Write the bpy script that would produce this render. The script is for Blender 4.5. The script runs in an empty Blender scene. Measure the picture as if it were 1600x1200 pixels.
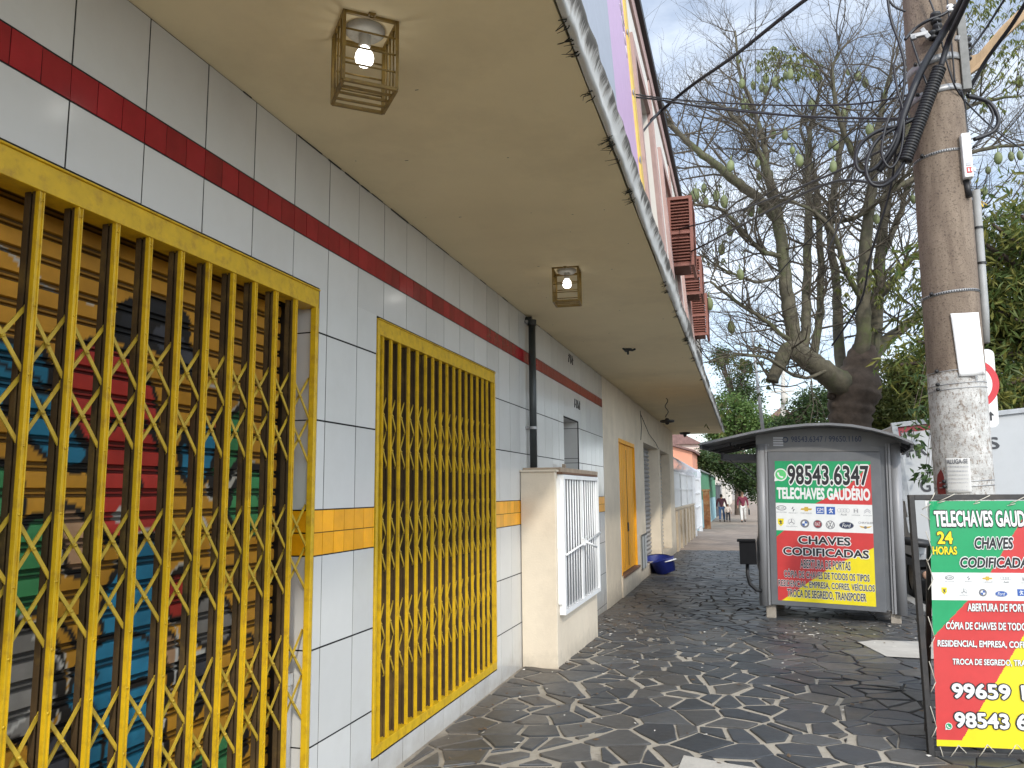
import bpy, bmesh, math, random
from mathutils import Vector, Matrix, noise as mnoise
random.seed(7)
R = math.radians
scene = bpy.context.scene
col = scene.collection

# ------------------------------------------------------------------ camera
CF, CPITCH, CYAW, CROLL = 1240.0, 0.1356, 0.2817, -0.0104      # focal length in pixels of a 1600 px wide picture
CAM = Vector((1.8212, 0.0, 1.4192))
FW = Vector((-math.sin(CYAW)*math.cos(CPITCH), math.cos(CYAW)*math.cos(CPITCH), math.sin(CPITCH)))
RT0 = Vector((math.cos(CYAW), math.sin(CYAW), 0.0))
UP0 = RT0.cross(FW)
RT = RT0*math.cos(CROLL) + UP0*math.sin(CROLL)
UP = -RT0*math.sin(CROLL) + UP0*math.cos(CROLL)
cd = bpy.data.cameras.new('camera'); cam = bpy.data.objects.new('camera', cd); col.objects.link(cam)
cam.matrix_world = Matrix(((RT.x, UP.x, -FW.x, CAM.x), (RT.y, UP.y, -FW.y, CAM.y), (RT.z, UP.z, -FW.z, CAM.z), (0, 0, 0, 1)))
cd.sensor_width = 36.0; cd.lens = 36.0*CF/1600.0; cd.clip_start = 0.05; cd.clip_end = 3000
scene.camera = cam

# ------------------------------------------------------------------ sky, sun, exposure
SUN = Vector((0.68, -1.45, 1.0)).normalized()
ELEV = math.asin(SUN.z); AZ = math.atan2(SUN.x, SUN.y)
w = bpy.data.worlds.new('World'); scene.world = w; w.use_nodes = True
nt = w.node_tree; nt.nodes.clear()
out = nt.nodes.new('ShaderNodeOutputWorld'); bg = nt.nodes.new('ShaderNodeBackground')
sky = nt.nodes.new('ShaderNodeTexSky'); sky.sky_type = 'NISHITA'; sky.sun_disc = False
sky.sun_elevation = ELEV; sky.sun_rotation = AZ; sky.air_density = 1.0; sky.dust_density = 0.4; sky.ozone_density = 1.0
tc = nt.nodes.new('ShaderNodeTexCoord'); mp = nt.nodes.new('ShaderNodeMapping')
mp.inputs['Scale'].default_value = (1.0, 1.0, 2.4); mp.inputs['Location'].default_value = (0.9, 6.1, 1.4)
n1 = nt.nodes.new('ShaderNodeTexNoise'); n1.inputs['Scale'].default_value = 3.2; n1.inputs['Detail'].default_value = 7; n1.inputs['Roughness'].default_value = 0.55
rp = nt.nodes.new('ShaderNodeValToRGB'); rp.color_ramp.elements[0].position = 0.42; rp.color_ramp.elements[1].position = 0.66
rp.color_ramp.elements[0].color = (0.21, 0.21, 0.21, 1); rp.color_ramp.elements[1].color = (0.9, 0.9, 0.9, 1)
mx = nt.nodes.new('ShaderNodeMixRGB')
# clouds towards the sun, behind the camera, boosted as fill for shaded walls
dp = nt.nodes.new('ShaderNodeVectorMath'); dp.operation = 'DOT_PRODUCT'; dp.inputs[1].default_value = tuple(SUN); nt.links.new(tc.outputs['Generated'], dp.inputs[0])
cm = nt.nodes.new('ShaderNodeMapRange'); cm.inputs[1].default_value = -.1; cm.inputs[2].default_value = 1.0; cm.inputs[3].default_value = 1.0; cm.inputs[4].default_value = 3.6; nt.links.new(dp.outputs['Value'], cm.inputs[0])
cs = nt.nodes.new('ShaderNodeVectorMath'); cs.operation = 'SCALE'; cs.inputs[0].default_value = (7.4, 8.0, 8.8); nt.links.new(cm.outputs[0], cs.inputs['Scale']); nt.links.new(cs.outputs[0], mx.inputs[2])
nt.links.new(tc.outputs['Generated'], mp.inputs['Vector']); nt.links.new(mp.outputs[0], n1.inputs['Vector'])
nt.links.new(n1.outputs['Fac'], rp.inputs[0]); nt.links.new(rp.outputs[0], mx.inputs[0]); nt.links.new(sky.outputs[0], mx.inputs[1])
nt.links.new(mx.outputs[0], bg.inputs[0]); bg.inputs[1].default_value = 0.15; nt.links.new(bg.outputs[0], out.inputs[0])
sl = bpy.data.lights.new('sun', 'SUN'); sl.energy = 2.0; sl.angle = R(2.5); sl.color = (1.0, 0.94, 0.84)
so = bpy.data.objects.new('sun', sl); col.objects.link(so); so.rotation_euler = SUN.to_track_quat('Z', 'Y').to_euler(); so.location = (6, -10, 12)
scene.view_settings.view_transform = 'Standard'; scene.view_settings.look = 'None'
scene.view_settings.exposure = 0.20; scene.view_settings.gamma = 1.0

# ------------------------------------------------------------------ helpers
def ray(u, v):
    return FW + RT*((u-800)/CF) - UP*((v-600)/CF)
def onx(u, v, x): d = ray(u, v); return CAM + d*((x-CAM.x)/d.x)
def ony(u, v, y): d = ray(u, v); return CAM + d*((y-CAM.y)/d.y)
def onz(u, v, z): d = ray(u, v); return CAM + d*((z-CAM.z)/d.z)
def gz(y):                                   # the pavement falls gently away from the camera
    if y < 6.5: return 0.0
    if y < 11: return -0.14*(y-6.5)/4.5
    if y < 50: return -0.14 - 0.22*(y-11)/39
    return -0.36
def nz(*a): return mnoise.noise(Vector(a))

def tag(o, label=None, cat=None, group=None, kind=None):
    if label: o['label'] = label
    if cat: o['category'] = cat
    if group: o['group'] = group
    if kind: o['kind'] = kind
    return o
def thing(name, label, cat, loc=(0, 0, 0), rz=0.0, group=None):
    o = bpy.data.objects.new(name, None); col.objects.link(o); o.location = loc; o.rotation_euler = (0, 0, rz)
    o.empty_display_size = 0.1
    return tag(o, label, cat, group)
def copy_tree(o, parent=None):
    c = o.copy(); col.objects.link(c)
    if parent: c.parent = parent
    for ch in list(o.children): copy_tree(ch, c)
    return c

class MB:
    """collects shapes in world (or local) coordinates; build() links them as ONE mesh object"""
    def __init__(s): s.v = []; s.f = []; s.m = []; s.sm = []
    def add(s, vs, fs, mi=0, smooth=False):
        o = len(s.v); s.v += [tuple(p) for p in vs]
        for f in fs: s.f.append(tuple(i+o for i in f)); s.m.append(mi); s.sm.append(smooth)
        return s
    def quad(s, a, b, c, d, mi=0): return s.add([a, b, c, d], [(0, 1, 2, 3)], mi)
    def box(s, x0, x1, y0, y1, z0, z1, mi=0, M=None):
        vs = [Vector((x, y, z)) for z in (z0, z1) for y in (y0, y1) for x in (x0, x1)]
        if M: vs = [M @ p for p in vs]
        return s.add(vs, [(0, 2, 3, 1), (4, 5, 7, 6), (0, 1, 5, 4), (2, 6, 7, 3), (0, 4, 6, 2), (1, 3, 7, 5)], mi)
    def bar(s, a, b, w, h, mi=0, upv=(0, 0, 1)):
        a = Vector(a); b = Vector(b); d = (b-a).normalized(); u = Vector(upv)
        if abs(d.dot(u)) > .98: u = Vector((1, 0, 0))
        r = d.cross(u).normalized(); q = r.cross(d)
        vs = [p + r*(w/2*i) + q*(h/2*j) for p in (a, b) for i, j in ((-1, -1), (1, -1), (1, 1), (-1, 1))]
        return s.add(vs, [(3, 2, 1, 0), (4, 5, 6, 7), (0, 1, 5, 4), (1, 2, 6, 5), (2, 3, 7, 6), (3, 0, 4, 7)], mi)
    def tube(s, pts, rad, n=6, mi=0, cap=True):
        pts = [Vector(p) for p in pts]
        if not isinstance(rad, (list, tuple)): rad = [rad]*len(pts)
        o = len(s.v); k = len(pts); prev = None
        for i, p in enumerate(pts):
            d = (pts[min(i+1, k-1)]-pts[max(i-1, 0)])
            d = d.normalized() if d.length > 1e-9 else Vector((0, 0, 1))
            if prev is None: a = d.orthogonal().normalized()
            else:
                a = prev - d*prev.dot(d); a = a.normalized() if a.length > 1e-6 else d.orthogonal().normalized()
            prev = a; b = d.cross(a)
            for j in range(n):
                t = 2*math.pi*j/n; s.v.append(tuple(p + (a*math.cos(t)+b*math.sin(t))*rad[i]))
        for i in range(k-1):
            for j in range(n):
                j2 = (j+1) % n; s.f.append((o+i*n+j, o+i*n+j2, o+(i+1)*n+j2, o+(i+1)*n+j)); s.m.append(mi); s.sm.append(True)
        if cap and n > 2:
            s.f.append(tuple(o+j for j in reversed(range(n)))); s.m.append(mi); s.sm.append(False)
            s.f.append(tuple(o+(k-1)*n+j for j in range(n))); s.m.append(mi); s.sm.append(False)
        return s
    def lathe(s, prof, c=(0, 0, 0), n=24, mi=0, M=None):
        o = len(s.v); c = Vector(c)
        for r, z in prof:
            for j in range(n):
                t = 2*math.pi*j/n; p = Vector((r*math.cos(t), r*math.sin(t), z))
                if M: p = M @ p
                s.v.append(tuple(p + c))
        for i in range(len(prof)-1):
            for j in range(n):
                j2 = (j+1) % n; s.f.append((o+i*n+j, o+i*n+j2, o+(i+1)*n+j2, o+(i+1)*n+j)); s.m.append(mi); s.sm.append(True)
        return s
    def build(s, name, mats, parent=None, base=None, bevel=0.0):
        if not isinstance(mats, (list, tuple)): mats = [mats]
        b = Vector(base) if base is not None else Vector((0, 0, 0))
        me = bpy.data.meshes.new(name)
        me.from_pydata([(p[0]-b.x, p[1]-b.y, p[2]-b.z) for p in s.v], [], s.f)
        for m in mats: me.materials.append(m)
        me.polygons.foreach_set('material_index', s.m); me.polygons.foreach_set('use_smooth', s.sm); me.update()
        o = bpy.data.objects.new(name, me); col.objects.link(o)
        if parent: o.parent = parent
        else: o.location = b
        if bevel:
            md = o.modifiers.new('bevel', 'BEVEL'); md.width = bevel; md.segments = 2; md.limit_method = 'ANGLE'
        return o

# ------------------------------------------------------------------ materials
MATS = {}
def mat(name, c, rough=0.6, var=0.12, vs=6.0, bump=0.0, bs=60.0, metal=0.0, spec=0.5, stain=None, stain_amt=0.0, ss=1.2, coord='Object', stretch=None, coat=0.0):
    if name in MATS: return MATS[name]
    m = bpy.data.materials.new(name); m.use_nodes = True; t = m.node_tree; N = t.nodes; L = t.links
    p = N['Principled BSDF']; p.inputs['Roughness'].default_value = rough; p.inputs['Metallic'].default_value = metal
    p.inputs['Specular IOR Level'].default_value = spec; p.inputs['Coat Weight'].default_value = coat
    tcn = N.new('ShaderNodeTexCoord'); vec = tcn.outputs[coord]
    if stretch:
        mpn = N.new('ShaderNodeMapping'); mpn.inputs['Scale'].default_value = stretch; L.new(vec, mpn.inputs[0]); vec = mpn.outputs[0]
    n = N.new('ShaderNodeTexNoise'); n.inputs['Scale'].default_value = vs; n.inputs['Detail'].default_value = 6; n.inputs['Roughness'].default_value = .65; L.new(vec, n.inputs['Vector'])
    r = N.new('ShaderNodeValToRGB'); r.color_ramp.elements[0].position = .3; r.color_ramp.elements[1].position = .7
    r.color_ramp.elements[0].color = (*[x*(1-var) for x in c], 1); r.color_ramp.elements[1].color = (*[min(1, x*(1+var)) for x in c], 1)
    L.new(n.outputs['Fac'], r.inputs[0]); cur = r.outputs[0]
    if stain:
        n2 = N.new('ShaderNodeTexNoise'); n2.inputs['Scale'].default_value = ss; n2.inputs['Detail'].default_value = 8; n2.inputs['Roughness'].default_value = .7; L.new(vec, n2.inputs['Vector'])
        r2 = N.new('ShaderNodeValToRGB'); r2.color_ramp.elements[0].position = .5; r2.color_ramp.elements[1].position = .75
        r2.color_ramp.elements[0].color = (0, 0, 0, 1); r2.color_ramp.elements[1].color = (stain_amt,)*3 + (1,)
        L.new(n2.outputs['Fac'], r2.inputs[0]); x = N.new('ShaderNodeMixRGB'); L.new(r2.outputs[0], x.inputs[0]); L.new(cur, x.inputs[1]); x.inputs[2].default_value = (*stain, 1); cur = x.outputs[0]
    L.new(cur, p.inputs['Base Color'])
    if bump:
        nb = N.new('ShaderNodeTexNoise'); nb.inputs['Scale'].default_value = bs; nb.inputs['Detail'].default_value = 5; L.new(vec, nb.inputs['Vector'])
        b = N.new('ShaderNodeBump'); b.inputs['Strength'].default_value = bump; b.inputs['Distance'].default_value = .01; L.new(nb.outputs['Fac'], b.inputs['Height']); L.new(b.outputs[0], p.inputs['Normal'])
    MATS[name] = m; return m

def leafmat(name, cols, trans=0.25, rough=.5):
    m = bpy.data.materials.new(name); m.use_nodes = True; t = m.node_tree; N = t.nodes; L = t.links
    p = N['Principled BSDF']; p.inputs['Roughness'].default_value = rough; p.inputs['Specular IOR Level'].default_value = .3
    g = N.new('ShaderNodeNewGeometry'); r = N.new('ShaderNodeValToRGB')
    els = r.color_ramp.elements
    while len(els) < len(cols): els.new(.5)
    for i, c in enumerate(cols): els[i].position = i/(len(cols)-1); els[i].color = (*c, 1)
    L.new(g.outputs['Random Per Island'], r.inputs[0]); L.new(r.outputs[0], p.inputs['Base Color'])
    tr = N.new('ShaderNodeBsdfTranslucent'); L.new(r.outputs[0], tr.inputs[0]); ms = N.new('ShaderNodeMixShader'); ms.inputs[0].default_value = trans
    L.new(p.outputs[0], ms.inputs[1]); L.new(tr.outputs[0], ms.inputs[2]); L.new(ms.outputs[0], N['Material Output'].inputs[0])
    return m

def attrmat(name, rough=.45, spec=.4):
    m = bpy.data.materials.new(name); m.use_nodes = True; t = m.node_tree; N = t.nodes; L = t.links
    p = N['Principled BSDF']; p.inputs['Roughness'].default_value = rough; p.inputs['Specular IOR Level'].default_value = spec
    a = N.new('ShaderNodeVertexColor'); a.layer_name = 'paint'
    n = N.new('ShaderNodeTexNoise'); n.inputs['Scale'].default_value = 14; n.inputs['Detail'].default_value = 6
    tcn = N.new('ShaderNodeTexCoord'); L.new(tcn.outputs['Object'], n.inputs['Vector'])
    mr = N.new('ShaderNodeMapRange'); mr.inputs[3].default_value = .65; mr.inputs[4].default_value = 1.25; L.new(n.outputs['Fac'], mr.inputs[0])
    x = N.new('ShaderNodeMixRGB'); x.blend_type = 'MULTIPLY'; x.inputs[0].default_value = 1; L.new(a.outputs[0], x.inputs[1]); L.new(mr.outputs[0], x.inputs[2]); L.new(x.outputs[0], p.inputs['Base Color'])
    return m

M_TILE = mat('white_glazed_tile', (.60, .595, .57), .16, .03, 3, .015, 9, stain=(.5, .48, .44), stain_amt=.35, ss=2.0)
def base_grime(m, z0, z1, c, amt):
    t = m.node_tree; N = t.nodes; L = t.links; p = N['Principled BSDF']; src = p.inputs['Base Color'].links[0].from_socket
    tcn = N.new('ShaderNodeTexCoord'); sp = N.new('ShaderNodeSeparateXYZ'); L.new(tcn.outputs['Object'], sp.inputs[0])
    n = N.new('ShaderNodeTexNoise'); n.inputs['Scale'].default_value = 7; n.inputs['Detail'].default_value = 8; n.inputs['Roughness'].default_value = .7; L.new(tcn.outputs['Object'], n.inputs[0])
    a = N.new('ShaderNodeMath'); a.operation = 'MULTIPLY_ADD'; L.new(n.outputs['Fac'], a.inputs[0]); a.inputs[1].default_value = -.45; L.new(sp.outputs['Z'], a.inputs[2])
    mr = N.new('ShaderNodeMapRange'); L.new(a.outputs[0], mr.inputs[0]); mr.inputs[1].default_value = z0-.22; mr.inputs[2].default_value = z1-.22; mr.inputs[3].default_value = amt; mr.inputs[4].default_value = 0
    x = N.new('ShaderNodeMixRGB'); L.new(mr.outputs[0], x.inputs[0]); L.new(src, x.inputs[1]); x.inputs[2].default_value = (*c, 1); L.new(x.outputs[0], p.inputs['Base Color'])
def island_tone(m, lo, hi):
    t = m.node_tree; N = t.nodes; L = t.links; p = N['Principled BSDF']; src = p.inputs['Base Color'].links[0].from_socket
    g = N.new('ShaderNodeNewGeometry'); mr = N.new('ShaderNodeMapRange'); L.new(g.outputs['Random Per Island'], mr.inputs[0]); mr.inputs[3].default_value = lo; mr.inputs[4].default_value = hi
    x = N.new('ShaderNodeMixRGB'); x.blend_type = 'MULTIPLY'; x.inputs[0].default_value = 1; L.new(src, x.inputs[1]); L.new(mr.outputs[0], x.inputs[2]); L.new(x.outputs[0], p.inputs['Base Color'])
island_tone(M_TILE, .93, 1.04)
base_grime(M_TILE, -.1, .20, (.30, .26, .21), .6)
M_RED = mat('red_glazed_tile', (.27, .012, .018), .2, .15, 9, .015, 12)
M_ORANGE = mat('orange_glazed_tile', (.92, .40, .004), .32, .12, 9, .015, 12)
M_GROUT = mat('dark_grout', (.014, .013, .012), .9, .3)
island_tone(M_RED, .8, 1.25); island_tone(M_ORANGE, .85, 1.1)
M_PLASTER = mat('cream_plaster', (.68, .59, .46), .85, .07, 2.5, .15, 70, stain=(.42, .35, .27), stain_amt=.45, ss=1.3)
base_grime(M_PLASTER, -.15, .16, (.27, .23, .18), .75)
M_SOFFIT = mat('canopy_soffit_paint', (.78, .66, .42), .8, .05, 1.2, .08, 25, stain=(.46, .37, .22), stain_amt=.35, ss=.9)
M_YELLOW = mat('yellow_gate_paint', (.60, .375, .008), .42, .14, 14, .03, 60, stain=(.26, .13, .02), stain_amt=.75, ss=16)
M_LATT = mat('shaded_lattice_paint', (.46, .31, .025), .5, .2, 18, .03, 60, stain=(.2, .11, .03), stain_amt=.7, ss=20)  # yellow dulled for the shading on the lattice, with worn spots over it
M_GATEDK = mat('gate_channel_shade', (.06, .036, .014), .6, .25, 14, .03, 60, stain=(.30, .19, .04), stain_amt=.5, ss=5)  # dark brown carries the shade on rear channels and inner flanges
M_OLDYEL = mat('lamp_cage_paint', (.22, .14, .03), .5, .35, 20, .05, 80, stain=(.06, .035, .015), stain_amt=.8, ss=14)
M_CREAMDOOR = mat('orange_door_paint', (.88, .40, .005), .5, .12, 6, .05, 40, stain=(.4, .17, .02), stain_amt=.5, ss=4, stretch=(1, 1, .3))
M_WHITE = mat('white_paint', (.80, .80, .79), .4, .04, 8, stain=(.5, .45, .38), stain_amt=.25, ss=6)
M_BLACK = mat('black_rubber', (.012, .012, .013), .5, .3, 20)
M_CABLE = mat('cable_jacket', (.014, .014, .018), .45, .3, 20)
M_DKPIPE = mat('dark_green_pipe', (.028, .034, .034), .4, .2, 12)
M_STEEL = mat('galvanised_steel', (.34, .34, .34), .5, .2, 25, .05, 80, metal=.5)
M_GREYP = mat('kiosk_grey_paint', (.125, .130, .138), .38, .12, 5, .02, 50, stain=(.16, .15, .14), stain_amt=.4, ss=3)
M_GREYL = mat('kiosk_light_column', (.23, .23, .235), .4, .12, 5, .02, 50, stretch=(1, 1, .3))
M_GREYD = mat('kiosk_dark_roof', (.045, .045, .05), .42, .2, 8, .04, 40)
M_CONC = mat('rough_concrete', (.33, .29, .24), .9, .2, 6, .35, 90, stain=(.14, .11, .09), stain_amt=.6, ss=5)
M_CONCL = mat('pale_concrete', (.46, .43, .38), .9, .15, 8, .3, 70, stain=(.25, .22, .18), stain_amt=.5, ss=4)
M_BROWN = mat('brown_slab', (.16, .085, .05), .8, .2, 12, .1, 60)
M_RUST = mat('rusty_louvre_paint', (.25, .098, .072), .7, .22, 6, .05, 60, stain=(.09, .03, .022), stain_amt=.7, ss=6)
M_GLASS = mat('dark_window_glass', (.018, .021, .026), .08, .2, 3, spec=.7)
M_PINK = mat('pink_trim', (.40, .27, .24), .8, .12, 6, .1, 60)
M_FACADE = mat('pale_facade_paint', (.68, .64, .58), .85, .06, 2, .12, 60, stain=(.4, .32, .27), stain_amt=.4, ss=1.6, stretch=(1, 1, .35))
M_BULB = bpy.data.materials.new('lit_bulb'); M_BULB.use_nodes = True
_p = M_BULB.node_tree.nodes['Principled BSDF']; _p.inputs['Base Color'].default_value = (.9, .9, .88, 1); _p.inputs['Emission Color'].default_value = (1, .97, .9, 1); _p.inputs['Emission Strength'].default_value = 4.5

def flat(name, c, rough=.45): return mat(name, c, rough, .06, 12)
P_GREEN = flat('print_green', (.008, .29, .105)); P_RED = flat('print_red', (.52, .038, .036)); P_YEL = flat('print_yellow', (.72, .59, .008))
P_WHITE = flat('print_white', (.70, .70, .68)); P_BLACK = flat('print_black', (.012, .012, .014)); P_BLUE = flat('print_blue', (.03, .10, .36))
P_GREY = flat('print_grey', (.16, .16, .17)); P_GOLD = flat('print_gold', (.55, .36, .05)); P_LGREEN = flat('print_light_green', (.10, .50, .16))
P_NAVY = flat('print_navy', (.02, .03, .07)); P_MAROON = flat('print_maroon', (.25, .02, .03)); P_LGREY = flat('print_light_grey', (.45, .45, .46))

# ------------------------------------------------------------------ flat print on a plane (lettering and marks)
class Plane:
    def __init__(s, O, S, T): s.O = Vector(O); s.S = Vector(S).normalized(); s.N = s.S.cross(Vector(T)).normalized(); s.T = s.N.cross(s.S).normalized()
    def st(s, u, v):
        d = ray(u, v); t = (s.O-CAM).dot(s.N)/d.dot(s.N); p = CAM + d*t - s.O
        return p.dot(s.S), p.dot(s.T)
    def pt(s, a, b, h=0.0): return s.O + s.S*a + s.T*b + s.N*h
_txt = {}
def text_mesh(string, offset=0.0, shear=0.0):
    key = (string, offset, shear)
    if key in _txt: return _txt[key]
    cu = bpy.data.curves.new('t', 'FONT'); cu.body = string; cu.offset = offset; cu.shear = shear; cu.resolution_u = 3
    o = bpy.data.objects.new('t', cu); col.objects.link(o)
    dg = bpy.context.evaluated_depsgraph_get(); dg.update()
    me = bpy.data.meshes.new_from_object(o.evaluated_get(dg))
    vs = [(p.co.x, p.co.y) for p in me.vertices]; fs = [tuple(f.vertices) for f in me.polygons]
    bpy.data.objects.remove(o); bpy.data.curves.remove(cu); bpy.data.meshes.remove(me)
    _txt[key] = (vs, fs); return vs, fs
def flip_ok(fs, pts, N):
    if not fs: return fs
    a, b, c = [Vector(pts[i]) for i in fs[0][:3]]
    return fs if (b-a).cross(c-a).dot(N) > 0 else [tuple(reversed(f)) for f in fs]
def put_text(mb, pl, full, box, mi=0, off=0.012, h=.002, prefix=None, shear=0.0, outline=None, omi=1, clip=None):
    """fits the letters of `prefix` (default the whole line) into the box (s0,t0,s1,t1)"""
    pv, _ = text_mesh(prefix or full, 0.0, shear)
    x0 = min(p[0] for p in pv); x1 = max(p[0] for p in pv); y0 = min(p[1] for p in pv); y1 = max(p[1] for p in pv)
    s0, t0, s1, t1 = box; kx = (s1-s0)/(x1-x0); ky = (t1-t0)/(y1-y0)
    vs, fs = text_mesh(full, 0.0, shear)
    def lay(rad, hh, m_, k):
        for q in range(k):
            dx = rad*math.cos(2*math.pi*q/k)*.62 if k > 1 else 0; dy = rad*math.sin(2*math.pi*q/k)*.62 if k > 1 else 0
            pts = [pl.pt(s0+(p[0]+dx-x0)*kx, t0+(p[1]+dy-y0)*ky, hh+q*.00005) for p in vs]
            g = fs
            if clip is not None:
                keep = [clip[0] <= s0+(p[0]-x0)*kx <= clip[1] for p in vs]; g = [f for f in fs if all(keep[i] for i in f)]
            mb.add(pts, flip_ok(g, pts, pl.N), m_)
    if outline: lay(outline, h-.0012, omi, 8)
    lay(off, h, mi, 6 if off > .004 else 1)
def pxbox(pl, u0, v0, u1, v1):
    a = pl.st(u0, v0); b = pl.st(u1, v1); return (a[0], b[1], b[0], a[1])
def poly(mb, pl, pts, mi=0, h=.001):
    vs = [pl.pt(a, b, h) for a, b in pts]; f = [tuple(range(len(vs)))]
    c = Vector((0, 0, 0))
    for i in range(len(vs)): c += vs[i].cross(vs[(i+1) % len(vs)])
    mb.add(vs, f if c.dot(pl.N) > 0 else [tuple(reversed(f[0]))], mi)
def disc(mb, pl, c, r, mi=0, h=.001, n=28, ry=None, a0=0, a1=2*math.pi):
    ry = ry or r
    pts = [(c[0]+r*math.cos(a0+(a1-a0)*i/n), c[1]+ry*math.sin(a0+(a1-a0)*i/n)) for i in range(n if a1-a0 > 6.2 else n+1)]
    if a1-a0 < 6.2: pts.append(c)
    poly(mb, pl, pts, mi, h)
def ring(mb, pl, c, r, w_, mi=0, h=.001, n=28, ry=None, a0=0, a1=2*math.pi):
    ry = ry or r; k = n if a1-a0 > 6.2 else n
    for i in range(k):
        t0 = a0+(a1-a0)*i/k; t1 = a0+(a1-a0)*(i+1)/k
        poly(mb, pl, [(c[0]+r*math.cos(t0), c[1]+ry*math.sin(t0)), (c[0]+r*math.cos(t1), c[1]+ry*math.sin(t1)),
                      (c[0]+(r-w_)*math.cos(t1), c[1]+(ry-w_)*math.sin(t1)), (c[0]+(r-w_)*math.cos(t0), c[1]+(ry-w_)*math.sin(t0))], mi, h)
def stroke(mb, pl, a, b, w_, mi=0, h=.001):
    d = Vector((b[0]-a[0], b[1]-a[1])); d.normalize(); q = Vector((-d.y, d.x))*w_/2
    poly(mb, pl, [(a[0]+q.x, a[1]+q.y), (b[0]+q.x, b[1]+q.y), (b[0]-q.x, b[1]-q.y), (a[0]-q.x, a[1]-q.y)], mi, h)
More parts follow.
